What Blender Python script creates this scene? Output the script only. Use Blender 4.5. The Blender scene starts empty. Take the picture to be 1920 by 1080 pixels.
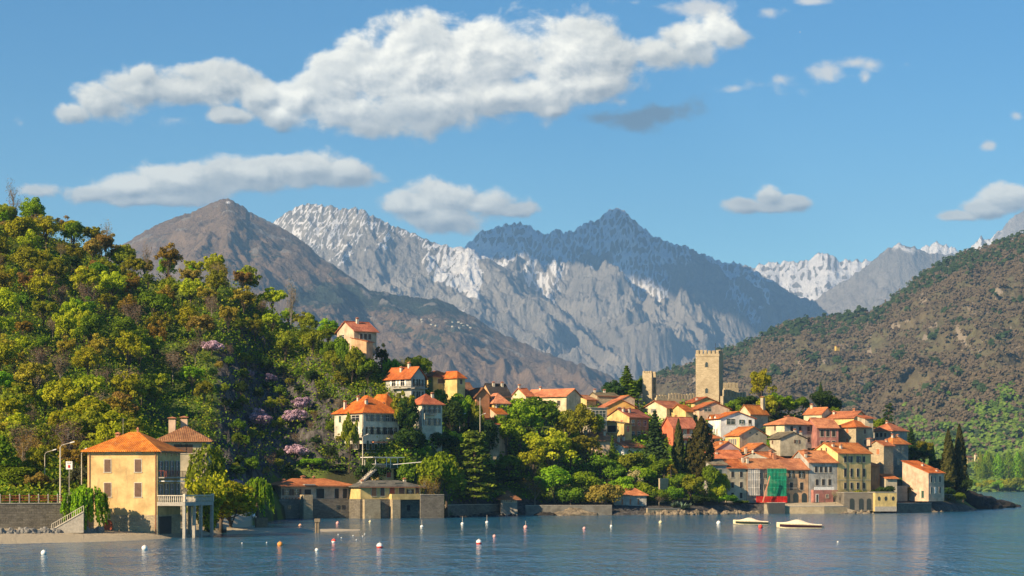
import bpy, math, random
import numpy as np
from mathutils import Vector, Matrix
# ---------------------------------------------------------------- camera, light, exposure
F = 3733.0; HZ = 904.0; CH = 8.2            # focal length and horizon row in photo pixels, eye height above the lake
sc = bpy.context.scene
C = sc.collection
cam = bpy.data.objects.new('camera', bpy.data.cameras.new('camera')); C.objects.link(cam)
cam.location = (0, 0, CH); cam.rotation_euler = (math.radians(90), 0, 0)
cam.data.sensor_width = 36.0; cam.data.lens = 36.0 * F / 1920.0
cam.data.shift_y = (HZ - 540) / 1920.0
cam.data.clip_start = 0.5; cam.data.clip_end = 60000
sc.camera = cam
SUN_AZ = math.radians(50); SUN_EL = math.radians(29)      # sun: behind the camera, well to the left
S = Vector((-math.sin(SUN_AZ) * math.cos(SUN_EL), -math.cos(SUN_AZ) * math.cos(SUN_EL), math.sin(SUN_EL)))
sun = bpy.data.objects.new('sun', bpy.data.lights.new('sun', 'SUN')); C.objects.link(sun)
sun.data.energy = 5.0; sun.data.angle = math.radians(0.5); sun.data.color = (1.0, 0.78, 0.50)
sun.rotation_euler = S.to_track_quat('Z', 'Y').to_euler()
sun.location = S * 300
sc.view_settings.view_transform = 'Standard'; sc.view_settings.look = 'None'
sc.view_settings.exposure = 0.97; sc.view_settings.gamma = 1
cy = sc.cycles
cy.max_bounces = 6; cy.diffuse_bounces = 2; cy.glossy_bounces = 3; cy.transmission_bounces = 3
cy.transparent_max_bounces = 8; cy.volume_bounces = 0; cy.use_denoising = True
cy.caustics_reflective = False; cy.caustics_refractive = False

class NT:                                     # terse node-tree writer
    def __init__(s, nt): s.t = nt; s.n = nt.nodes; s.l = nt.links
    def new(s, ty, **kw):
        n = s.n.new(ty)
        for k, v in kw.items():
            if k.startswith('i_'): n.inputs[int(k[2:])].default_value = v
            else: setattr(n, k, v)
        return n
    def link(s, a, b): s.l.new(a, b)
    def put(s, sock, v):
        if isinstance(v, (int, float, tuple, list)): sock.default_value = v
        else: s.l.new(v, sock)
    def math(s, op, a, b=0.0, c=0.0, clamp=False):
        n = s.n.new('ShaderNodeMath'); n.operation = op; n.use_clamp = clamp
        s.put(n.inputs[0], a); s.put(n.inputs[1], b); s.put(n.inputs[2], c); return n.outputs[0]
    def vmath(s, op, a, b=(0, 0, 0)):
        n = s.n.new('ShaderNodeVectorMath'); n.operation = op
        s.put(n.inputs[0], a); s.put(n.inputs[1], b)
        return n.outputs['Value'] if op in ('LENGTH', 'DOT_PRODUCT') else n.outputs[0]
    def mix(s, f, a, b, mode='MIX'):
        n = s.n.new('ShaderNodeMix'); n.data_type = 'RGBA'; n.blend_type = mode
        s.put(n.inputs[0], f); s.put(n.inputs[6], a if not isinstance(a, tuple) else (*a[:3], 1))
        s.put(n.inputs[7], b if not isinstance(b, tuple) else (*b[:3], 1)); return n.outputs[2]
    def noise(s, vec, scale, detail=4, rough=.55, dist=0.0, dim='3D'):
        n = s.n.new('ShaderNodeTexNoise'); n.noise_dimensions = dim
        s.put(n.inputs['Vector'], vec)
        n.inputs['Scale'].default_value = scale; n.inputs['Detail'].default_value = detail
        n.inputs['Roughness'].default_value = rough; n.inputs['Distortion'].default_value = dist
        return n.outputs['Fac']
    def ramp(s, v, a, b, lo=0.0, hi=1.0, smooth=True):
        n = s.n.new('ShaderNodeMapRange'); n.interpolation_type = 'SMOOTHSTEP' if smooth else 'LINEAR'
        s.put(n.inputs['Value'], v)
        for k, x in (('From Min', a), ('From Max', b), ('To Min', lo), ('To Max', hi)): s.put(n.inputs[k], x)
        return n.outputs[0]
    def comb(s, x, y, z):
        n = s.n.new('ShaderNodeCombineXYZ')
        for i, v in enumerate((x, y, z)): s.put(n.inputs[i], v)
        return n.outputs[0]
    def sep(s, v):
        n = s.n.new('ShaderNodeSeparateXYZ'); s.l.new(v, n.inputs[0]); return n.outputs
    def attr(s, name, out='Fac'):
        n = s.n.new('ShaderNodeAttribute'); n.attribute_name = name; return n.outputs[out]

# ---------------------------------------------------------------- sky with clouds
world = bpy.data.worlds.new('World'); sc.world = world; world.use_nodes = True
w = NT(world.node_tree); w.n.clear()
sky = w.new('ShaderNodeTexSky', sky_type='NISHITA', sun_disc=False, sun_elevation=SUN_EL,
            sun_rotation=math.atan2(S.x, S.y), altitude=200, air_density=1.0, dust_density=0.0, ozone_density=4.0)
# one group evaluates the cloud bank: a union of soft ellipses broken up by fractal noise
BLOBS = [
 # the great cloud
 (560,185,52,40),(620,165,80,62),(700,140,100,72),(790,125,112,82),(880,92,85,62),(955,112,118,72),(1050,115,110,72),
 (1140,105,90,58),(1225,95,75,42),(1300,80,62,40),(1355,62,45,34),(640,205,110,34),(800,195,160,44),(960,180,150,45),(1100,160,120,34),(1035,205,26,15),
 # bank to its left
 (135,212,52,22),(190,195,60,34),(255,172,62,36),(266,143,24,17),(340,175,80,34),(425,160,78,38),(480,180,46,34),(520,218,40,30),(430,215,50,18),
 # low bank, left
 (75,358,50,17),(165,366,56,20),(240,355,76,28),(340,338,90,32),(460,326,100,34),(570,316,86,32),(645,322,60,26),(260,374,120,14),
 # cloud between the peaks
 (775,386,60,24),(840,372,66,30),(905,385,60,24),(965,394,42,14),(830,408,110,26),
 # small clouds, right
 (1395,386,34,15),(1440,370,28,22),(1485,379,34,15),(1440,388,60,12),
 (1795,405,42,11),(1850,392,45,18),(1895,376,50,26),(1950,380,60,26),
 ]
SHRED = [(330,225,44,15),
 (1425,158,50,20),(1462,150,32,14),(1380,165,30,10),(1230,12,40,10),(1555,136,34,17),(1600,118,34,11),(1632,122,18,11),(1622,145,11,18),(1700,118,14,9),
 (1270,16,48,15),(1335,14,60,20),(1440,22,28,11),(1190,5,40,8),(1528,1,30,7),(1908,218,14,9),(1855,273,12,8),(40,230,14,12),(1500,60,1,1)]
DARK = [(1120,222,52,17),(1180,228,58,17),(1240,208,48,22),(1290,205,36,20),(530,245,22,13)]
def field(name, blobs):
    g = bpy.data.node_groups.new(name, 'ShaderNodeTree')
    g.interface.new_socket('P', in_out='INPUT', socket_type='NodeSocketVector')
    g.interface.new_socket('F', in_out='OUTPUT', socket_type='NodeSocketFloat')
    k = NT(g); gi = k.new('NodeGroupInput'); go = k.new('NodeGroupOutput'); acc = None
    for cx, cyy, rx, ry in blobs:
        v = k.vmath('SUBTRACT', gi.outputs[0], (cx, cyy, 0)); v = k.vmath('MULTIPLY', v, (1 / (rx * 1.18), 1 / (ry * 1.22), 0))
        d = k.vmath('LENGTH', v)
        d = k.math('SUBTRACT', 1.0, d)
        if acc is None: acc = d
        else:
            n = k.new('ShaderNodeMath', operation='SMOOTH_MAX'); k.put(n.inputs[0], acc); k.put(n.inputs[1], d); n.inputs[2].default_value = .22; acc = n.outputs[0]
    k.link(acc, go.inputs[0]); return g
G1 = field('cloud_bank', BLOBS); G2 = field('dark_shreds', DARK); G3 = field('pale_shreds', SHRED)
tc = w.new('ShaderNodeTexCoord'); dx, dy, dz = w.sep(tc.outputs['Generated'])
ysafe = w.math('MAXIMUM', dy, .05)
u = w.math('MULTIPLY_ADD', w.math('DIVIDE', dx, ysafe), F, 960)
v = w.math('SUBTRACT', HZ, w.math('MULTIPLY', w.math('DIVIDE', dz, ysafe), F))
P = w.comb(u, v, 0)
def call(g, p):
    n = w.new('ShaderNodeGroup'); n.node_tree = g; w.link(p, n.inputs[0]); return n.outputs[0]
def dens(g, p, amp=1.12):
    a = w.noise(w.vmath('MULTIPLY', p, (1 / 105., 1 / 78., 0)), 1.0, 9, .57, .12, '2D')
    b = w.noise(w.vmath('MULTIPLY', p, (1 / 300., 1 / 200., 0)), 1.0, 2, .5, 0, '2D')
    n = w.math('MULTIPLY_ADD', w.math('SUBTRACT', a, .5), amp * 1.5, w.math('MULTIPLY', w.math('SUBTRACT', b, .5), .7))
    return w.math('ADD', call(g, p), n)
f0 = dens(G1, P); f1 = dens(G1, w.vmath('ADD', P, (-11, -13, 0)))
thick = w.ramp(f0, .02, .85); al = w.ramp(f0, -.05, .40)
lit = w.math('MULTIPLY_ADD', w.math('SUBTRACT', f0, f1), 1.25, .60, clamp=True)  # sunward relief shading painted into the cloud colour
low = w.ramp(call(G1, w.vmath('ADD', P, (0, 34, 0))), -.25, .45)      # cloud still below this point: not its underside
lit2 = w.math('MULTIPLY', lit, w.math('MULTIPLY_ADD', low, .38, .64))
ccol = w.mix(lit2, (.235, .245, .25), (.78, .725, .60))
grey = w.ramp(w.noise(w.vmath('MULTIPLY', P, (1 / 160., 1 / 90., 0)), 1.0, 4, .6, .4, '2D'), .42, .68)
ccol = w.mix(w.math('MULTIPLY', w.math('MULTIPLY', grey, thick), .42), ccol, (.25, .26, .26))
main = w.ramp(call(field('sunlit_core', [(640,170,120,70),(760,130,160,100),(880,80,150,90),(980,110,150,90),(1340,70,60,40),(560,190,70,50)]), P), -.1, .5)
bright = w.math('MULTIPLY_ADD', main, .22, .86)
ccol = w.vmath('SCALE', ccol); w.n[-1].inputs['Scale'].default_value = 1; w.link(bright, w.n[-1].inputs['Scale'])
# tint the physical sky slightly towards the photograph's balance
hs_ = w.new('ShaderNodeHueSaturation'); hs_.inputs['Saturation'].default_value = 1.24; w.link(sky.outputs[0], hs_.inputs['Color']); skyc = w.mix(1.0, hs_.outputs[0], w.mix(w.ramp(w.sep(w.new('ShaderNodeTexCoord').outputs['Generated'])[2], .0, .24), (1.42, 1.46, 1.20), (.52, .86, .90)), 'MULTIPLY')
g0 = dens(G2, P, 2.4); gal = w.math('MULTIPLY', w.ramp(g0, -.10, .9), .95)
s0 = dens(G3, P, 2.6); sal = w.math('MULTIPLY', w.ramp(s0, .05, 1.3), .9)
SKY = .072
skys = w.vmath('SCALE', skyc); w.n[-1].inputs['Scale'].default_value = SKY
a = w.mix(gal, skys, (.085, .13, .175))
a = w.mix(sal, a, (.50, .47, .42))
a = w.mix(w.math('MULTIPLY', al, .97), a, ccol)
bg = w.new('ShaderNodeBackground'); w.link(a, bg.inputs[0]); bg.inputs[1].default_value = 1.0
plain = w.new('ShaderNodeBackground'); w.link(skyc, plain.inputs[0]); plain.inputs[1].default_value = SKY
inwin = w.math('MULTIPLY', w.math('LESS_THAN', w.math('ABSOLUTE', w.math('SUBTRACT', u, 960)), 1300), w.math('LESS_THAN', w.math('ABSOLUTE', w.math('SUBTRACT', v, 200)), 340))
inwin = w.math('MULTIPLY', inwin, w.math('GREATER_THAN', dy, .05))
ms = w.new('ShaderNodeMixShader'); w.link(inwin, ms.inputs[0]); w.link(plain.outputs[0], ms.inputs[1]); w.link(bg.outputs[0], ms.inputs[2])
wo = w.new('ShaderNodeOutputWorld'); w.link(ms.outputs[0], wo.inputs[0])
world.cycles.sampling_method = 'MANUAL'; world.cycles.sample_map_resolution = 512

# ---------------------------------------------------------------- helpers
def zpx(py, D): return CH + (HZ - py) / F * D
def xpx(px, D): return (px - 960) / F * D
def at(px, py, D): return (xpx(px, D), D, zpx(py, D))
def tag(o, label=None, cat=None, group=None, kind=None):
    if label: o['label'] = label
    if cat: o['category'] = cat
    if group: o['group'] = group
    if kind: o['kind'] = kind
    return o
def link(name, me, parent=None, loc=None, rz=None):
    o = bpy.data.objects.new(name, me); C.objects.link(o)
    if parent: o.parent = parent
    if loc is not None: o.location = loc
    if rz is not None: o.rotation_euler.z = rz
    return o
def np_mesh(name, V, Fq, mat=None, smooth=False, attrs=None, fattrs=None):
    V = np.asarray(V, np.float32); Fq = np.asarray(Fq, np.int32)
    me = bpy.data.meshes.new(name); k = Fq.shape[1]
    me.vertices.add(len(V)); me.vertices.foreach_set('co', V.ravel())
    me.loops.add(Fq.size); me.loops.foreach_set('vertex_index', Fq.ravel())
    me.polygons.add(len(Fq)); me.polygons.foreach_set('loop_start', np.arange(0, Fq.size, k, dtype=np.int32))
    me.polygons.foreach_set('loop_total', np.full(len(Fq), k, np.int32))
    me.polygons.foreach_set('use_smooth', np.full(len(Fq), smooth, bool))
    for n, a in (attrs or {}).items():
        me.attributes.new(n, 'FLOAT', 'POINT').data.foreach_set('value', np.asarray(a, np.float32).ravel())
    for n, a in (fattrs or {}).items():
        me.attributes.new(n, 'FLOAT', 'FACE').data.foreach_set('value', np.asarray(a, np.float32).ravel())
    if mat: me.materials.append(mat)
    me.update(calc_edges=True); return me
def grid_faces(nr, nc):
    i = np.arange(nr * nc).reshape(nr, nc)
    return np.stack([i[:-1, :-1], i[:-1, 1:], i[1:, 1:], i[1:, :-1]], -1).reshape(-1, 4)
_perm = np.random.default_rng(7).permutation(4096)
def pn(x, y, seed=0):                           # 2-D gradient noise, about -0.7 .. 0.7
    xi = np.floor(x).astype(np.int64); yi = np.floor(y).astype(np.int64); xf = x - xi; yf = y - yi
    def g(ix, iy, fx, fy):
        h = _perm[(_perm[(ix + seed * 131) % 4096] + iy) % 4096] * (2 * math.pi / 4096)
        return np.cos(h) * fx + np.sin(h) * fy
    s = xf * xf * xf * (xf * (xf * 6 - 15) + 10); t = yf * yf * yf * (yf * (yf * 6 - 15) + 10)
    a = g(xi, yi, xf, yf); b = g(xi + 1, yi, xf - 1, yf); c = g(xi, yi + 1, xf, yf - 1); d = g(xi + 1, yi + 1, xf - 1, yf - 1)
    return (a + (b - a) * s) * (1 - t) + (c + (d - c) * s) * t
def fbm(x, y, o=5, seed=0, r=.5):
    s = 0; a = 1.0
    for k in range(o): s = s + a * pn(x, y, seed + k); x = x * 2.03 + 5.1; y = y * 2.03 + 3.7; a *= r
    return s
def ridged(x, y, o=5, seed=0, r=.5):            # 0 .. 1, sharp crests
    s = 0; a = 1.0; tot = 0; wgt = 1.0
    for k in range(o):
        n = 1 - np.abs(pn(x, y, seed + k)) * 2; n = np.clip(n, 0, 1) ** 2
        s = s + a * n * wgt; tot += a; wgt = np.clip(n * 1.6, 0, 1); x = x * 2.07 + 3.3; y = y * 2.07 + 7.7; a *= r
    return s / tot
def sst(x, a, b): t = np.clip((x - a) / (b - a), 0, 1); return t * t * (3 - 2 * t)

MATS = {}
def new_mat(name, build):
    if name in MATS: return MATS[name]
    m = bpy.data.materials.new(name); m.use_nodes = True; k = NT(m.node_tree); k.n.clear()
    out = k.new('ShaderNodeOutputMaterial'); k.link(build(k), out.inputs[0]); MATS[name] = m; return m
def principled(k, col, rough=.8, bump=None, bstr=.3, bdist=.1, **kw):
    p = k.new('ShaderNodeBsdfPrincipled'); k.put(p.inputs['Base Color'], (*col, 1) if isinstance(col, tuple) else col)
    k.put(p.inputs['Roughness'], rough); p.inputs['Specular IOR Level'].default_value = kw.get('spec', .3)
    if 'metal' in kw: p.inputs['Metallic'].default_value = kw['metal']
    if 'ior' in kw: p.inputs['IOR'].default_value = kw['ior']
    if bump is not None:
        b = k.new('ShaderNodeBump'); k.put(b.inputs['Strength'], bstr); b.inputs['Distance'].default_value = bdist
        k.link(bump, b.inputs['Height']); k.link(b.outputs[0], p.inputs['Normal'])
    return p.outputs[0]
def pos(k): return k.new('ShaderNodeNewGeometry').outputs['Position']

# ---------------------------------------------------------------- far mountains
def mountain_mat(name, rock1, rock2, dry, green, s):
    def b(k):
        p = pos(k)
        n1 = k.noise(p, s, 8, .65); n2 = k.noise(k.vmath('MULTIPLY', p, (1, 1, .35)), s * 5, 6, .7); n3 = k.noise(p, s * 18, 3, .7)
        rock = k.mix(k.ramp(n1, .35, .65), rock1, rock2)
        rock = k.mix(k.ramp(n2, .35, .7), rock, k.mix(.5, rock, (.42, .40, .37)))
        veg = k.mix(k.ramp(k.math('ADD', k.attr('grn'), k.math('MULTIPLY', k.math('SUBTRACT', n3, .5), 1.1)), .35, .65), dry, green)
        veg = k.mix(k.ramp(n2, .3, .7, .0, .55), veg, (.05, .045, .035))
        c = k.mix(k.ramp(k.math('ADD', k.attr('veg'), k.math('MULTIPLY', k.math('SUBTRACT', n2, .5), 1.2)), .4, .6), rock, veg)
        c = k.mix(k.ramp(k.math('ADD', k.attr('snow'), k.math('MULTIPLY', k.math('SUBTRACT', n2, .5), .7)), .42, .58), c, (.86, .86, .87))
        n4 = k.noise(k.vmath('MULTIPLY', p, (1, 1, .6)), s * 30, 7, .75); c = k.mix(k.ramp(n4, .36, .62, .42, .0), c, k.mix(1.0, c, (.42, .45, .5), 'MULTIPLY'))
        return principled(k, c, .9, k.math('ADD', n2, k.math('MULTIPLY', n4, .6)), 1.0, .05 / s, spec=.05)
    return new_mat(name, b)
def mountain(name, crest, Dc, Db, amp, L, mat, nx, ny, seed, p=1.15, snowf=None, vegf=None, jag=.012, bumps=(), zb=-30, stretch=2.2, skew=0.0):
    cx = np.array([c[0] for c in crest], float); cyv = np.array([c[1] for c in crest], float)
    px = np.linspace(cx[0], cx[-1], nx); t = np.linspace(0, 1, ny) ** .9
    D = Db + (Dc - Db) * t[:, None] + 0 * px[None]; PX = px[None] + 0 * D; T = t[:, None] + 0 * PX
    X = (PX - 960) / F * D
    zc = CH + (HZ - np.interp(px, cx, cyv)) / F * Dc
    H = zc - zb
    jg = fbm(px / 14.0, px * 0 + seed, 4, seed + 20, .6) * jag * Dc * .12 + fbm(px / 60.0, px * 0, 2, seed + 40) * jag * Dc * .12
    wx = fbm(X / (L * 2), D / (L * 2), 3, seed + 3) * 1.1; wy = fbm(X / (L * 2) + 9, D / (L * 2), 3, seed + 4) * 1.1
    R = ridged((X + skew * (D - Db)) / L + wx, D / (L * stretch) + wy, 7, seed, .47)
    Xr = X * .8 + D * .6; Dr = D * .8 - X * .6; Xq = X * .85 - D * .53; Dq = D * .85 + X * .53; mk = sst(fbm(X / (L * 1.3), D / (L * 1.3), 2, seed + 6), -.12, .12)
    R2 = ridged(Xr / (L * .30) + wx, Dr / (L * .42) + wy, 6, seed + 9, .5) * mk + ridged(Xq / (L * .30) + wx, Dq / (L * .42) + wy, 6, seed + 15, .5) * (1 - mk)
    R3 = fbm(X / (L * .09), D / (L * .11), 4, seed + 30, .6)
    env = np.clip(T * 4, 0, 1) * (1 - T ** 5) ** .8 * (.55 + .45 * (1 - T))
    Z = zb + H[None] * T ** p + amp * env * (R - .45) + amp * .19 * (R2 - .4) * np.clip(T * 4, 0, 1) * (1 - T ** 9 * .8) + amp * .07 * R3 * (1 - T ** 12) + jg[None] * T ** 22
    for bx, bt, rx, rt, h in bumps: Z = Z + h * np.exp(-((PX - bx) / rx) ** 2 - ((T - bt) / rt) ** 2) * (.6 + .8 * R)
    PY = HZ - (Z - CH) / D * F
    sn = snowf(PX, PY, T, R, R2, Z) if snowf else np.zeros_like(Z)
    vg, gr = vegf(PX, PY, T, R, R2, Z) if vegf else (np.zeros_like(Z), np.zeros_like(Z))
    # back of the range
    kb = 5; Db2 = Dc + (Dc - Db) * np.linspace(.12, .9, kb)[:, None] + 0 * px[None]
    Xb = (PX[:kb] - 960) / F * Dc + 0 * Db2; Zb = Z[-1][None] * (1 - np.linspace(.16, 1.1, kb)[:, None])
    V = np.stack([np.concatenate([X, Xb]), np.concatenate([D, Db2]), np.concatenate([Z, Zb])], -1).reshape(-1, 3)
    pad = lambda A: np.concatenate([A, np.repeat(A[-1:], kb, 0)])
    me = np_mesh(name, V, grid_faces(ny + kb, nx), mat, True, {'snow': pad(sn), 'veg': pad(vg), 'grn': pad(gr)})
    o = tag(link(name, me), kind='structure')
    return o, (PX, D, Z, T)

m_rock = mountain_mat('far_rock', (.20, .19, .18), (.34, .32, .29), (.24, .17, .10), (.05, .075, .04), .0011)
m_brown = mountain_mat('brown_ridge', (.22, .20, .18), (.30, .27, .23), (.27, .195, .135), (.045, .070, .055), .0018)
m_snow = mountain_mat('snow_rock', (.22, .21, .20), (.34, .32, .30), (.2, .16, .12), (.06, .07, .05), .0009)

# furthest snow peaks on the right
mountain('snowy_peaks', [(1340,520),(1390,494),(1420,498),(1440,490),(1462,494),(1490,488),(1520,486),(1553,476),(1575,487),(1608,487),(1640,490),(1700,478),(1735,463),(1760,456),(1782,462),(1800,472),(1825,466),(1840,444),(1850,452),(1875,432),(1895,408),(1920,398),(1960,380),(2100,400),(2400,350)],
    17500, 14800, 520, 1200, m_snow, 620, 200, 31, 1.3,
    snowf=lambda X, Y, T, R, R2, Z: sst(T + (R2 - .5) * .5 - (R - .5) * .5 + .15 * np.sin(X / 37.), .42, .62) * sst(X, 1380, 1430) * (.35 + .65 * sst(ridged(X / 12., Y / 16., 4, 73), .15, .4)) * (1 - .55 * sst(X, 1842, 1870)), jag=.02, skew=.4)
mountain('grey_spur', [(1300,720),(1420,650),(1470,606),(1510,575),(1560,540),(1600,515),(1640,488),(1665,466),(1683,458),(1700,462),(1740,474),(1790,478),(1830,500),(1900,530),(2100,560)],
    15200, 13000, 380, 1000, m_rock, 420, 170, 12, 1.2,
    snowf=lambda X, Y, T, R, R2, Z: sst(Z, 1560, 1800) * sst(R2, .35, .6) * .5,
    vegf=lambda X, Y, T, R, R2, Z: (sst(1 - T + (R - .5), .35, .75) * .6, .25 + 0 * T))
# the great massif in the middle
mountain('rocky_massif', [(800,520),(840,478),(870,462),(890,442),(925,428),(945,418),(965,415),(985,420),(1003,428),(1018,438),(1040,432),(1075,436),(1085,426),(1100,419),(1122,416),(1135,402),(1155,390),(1178,403),(1195,422),(1225,438),(1250,452),(1290,465),(1330,478),(1370,490),(1390,494),(1420,508),(1450,530),(1500,556),(1525,566),(1560,600),(1620,650),(1720,740)],
    14000, 10500, 820, 1500, m_rock, 820, 330, 5, 1.15,
    snowf=lambda X, Y, T, R, R2, Z: .64 * sst(Z - 500 * (R2 - .4) + 150 * np.sin(X / 31.), 1150, 1500) * sst(ridged(X / 9., Y / 17., 4, 71), .12, .42) + .9 * np.exp(-((X - 905) / 60) ** 2 - ((Y - 480) / 22) ** 2) * sst(R2, .1, .35),
    vegf=lambda X, Y, T, R, R2, Z: (sst(.55 - T + (R2 - .4) * .5, .25, .6) * .55, .30 + 0 * T), jag=.018,
    bumps=[(1070, .38, 90, .10, 260), (1215, .42, 60, .09, 240), (1330, .2, 120, .1, 150)])
mountain('snow_streaked_mountain', [(440,480),(480,440),(515,412),(535,400),(560,388),(580,381),(600,384),(620,382),(640,386),(655,393),(668,392),(690,400),(720,415),(745,428),(780,440),(820,456),(845,464),(880,466),(900,478),(940,500),(1000,540),(1080,600),(1150,640),(1300,700)],
    12000, 8800, 600, 1150, m_rock, 640, 300, 3, 1.1,
    snowf=lambda X, Y, T, R, R2, Z: sst(Z + 330 * (R2 - .5) - 330 * (R - .5) + 260 * np.exp(-((X - 870) / 60) ** 2), 1330, 1520) * sst(ridged(X / 9. + Y / 14., Y / 22., 4, 72) + .45 * np.exp(-((X - 880) / 70) ** 2), .40, .62),
    vegf=lambda X, Y, T, R, R2, Z: (sst(.5 - T + (R2 - .4) * .4, .1, .5) * .7, .28 + 0 * T), jag=.014, skew=.5)
# brown pyramid and its long wooded shoulder
_, BM = mountain('brown_mountain', [(-200,560),(100,510),(200,476),(245,449),(285,425),(300,418),(320,412),(345,402),(368,394),(385,386),(405,378),(418,372),(427,369),(438,374),(452,384),(462,390),(466,396),(490,408),(520,424),(550,440),(575,458),(600,480),(640,505),(690,540),(730,552),(770,556),(820,562),(850,572),(890,596),(930,620),(980,642),(1030,664),(1090,684),(1140,703),(1190,724),(1260,752),(1400,800)],
    8200, 5200, 260, 750, m_brown, 760, 330, 8, 1.12,
    snowf=lambda X, Y, T, R, R2, Z: .55 * np.exp(-((X - 428) / 9) ** 2 - ((Y - 380) / 7) ** 2) + 0 * T,
    vegf=lambda X, Y, T, R, R2, Z: (.72 + .25 * (1 - T) - .35 * sst(R2, .5, .8) * T,
        .20 + .62 * np.exp(-((Y - (560 + .06 * (X - 700))) / 26) ** 2) * sst(X, 520, 620) + .30 * sst(fbm(X / 60., Y / 22., 3, 77), .05, .3) * sst(Y, 400, 470) * (1 - sst(Y, 640, 700)) + .25 * np.exp(-((Y - 622) / 14) ** 2) * sst(X, 720, 800)), jag=.008)
# ---------------------------------------------------------------- near right slope (across the lake)
m_slope = None
def slope_mat():
    def b(k):
        p = pos(k); n1 = k.noise(p, .006, 6, .6); n2 = k.noise(p, .05, 5, .7); n3 = k.noise(p, .15, 3, .7)
        dry = k.mix(k.ramp(n1, .38, .62), (.145, .118, .074), (.13, .125, .070))
        dry = k.mix(k.ramp(n2, .35, .7, 0, .7), dry, (.05, .042, .028))
        green = k.mix(k.ramp(n2, .3, .7), (.045, .085, .02), (.13, .17, .035))
        c = k.mix(k.ramp(k.math('ADD', k.attr('grn'), k.math('MULTIPLY', k.math('SUBTRACT', n2, .5), .9)), .35, .65), dry, green)
        c = k.mix(k.ramp(k.math('ADD', k.attr('snow'), k.math('MULTIPLY', k.math('SUBTRACT', n2, .5), 1.2)), .45, .65), c, (.24, .20, .15))
        return principled(k, c, .95, n3, .8, 5, spec=.05)
    return new_mat('wooded_slope', b)
def slope_green(X, Y, T):
    return sst(Y + .20 * (X - 1500) + 60 * fbm(X / 90., Y / 60., 3, 55), 790, 905) * .9 + .35 * sst(fbm(X / 50., Y / 40., 3, 66), .22, .5)
slope, SL = mountain('wooded_slope', [(1080,770),(1140,735),(1200,716),(1240,700),(1290,686),(1340,662),(1400,645),(1440,624),(1475,607),(1510,601),(1560,596),(1600,588),(1640,582),(1670,562),(1700,541),(1730,516),(1765,492),(1800,478),(1850,466),(1890,452),(1920,440),(2000,405),(2200,330),(2500,330)],
    3600, 1695, 80, 300, slope_mat(), 700, 330, 17, 1.25, zb=-3,
    snowf=lambda X, Y, T, R, R2, Z: .8 * sst(fbm(X / 35., Y / 35., 3, 91), .20, .45) * sst(T, .3, .5) + .5 * np.exp(-((X - 1835) / 45) ** 2 - ((Y - 590) / 30) ** 2),
    vegf=lambda X, Y, T, R, R2, Z: (1 + 0 * T, slope_green(X, Y, T)), jag=.006)

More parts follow.
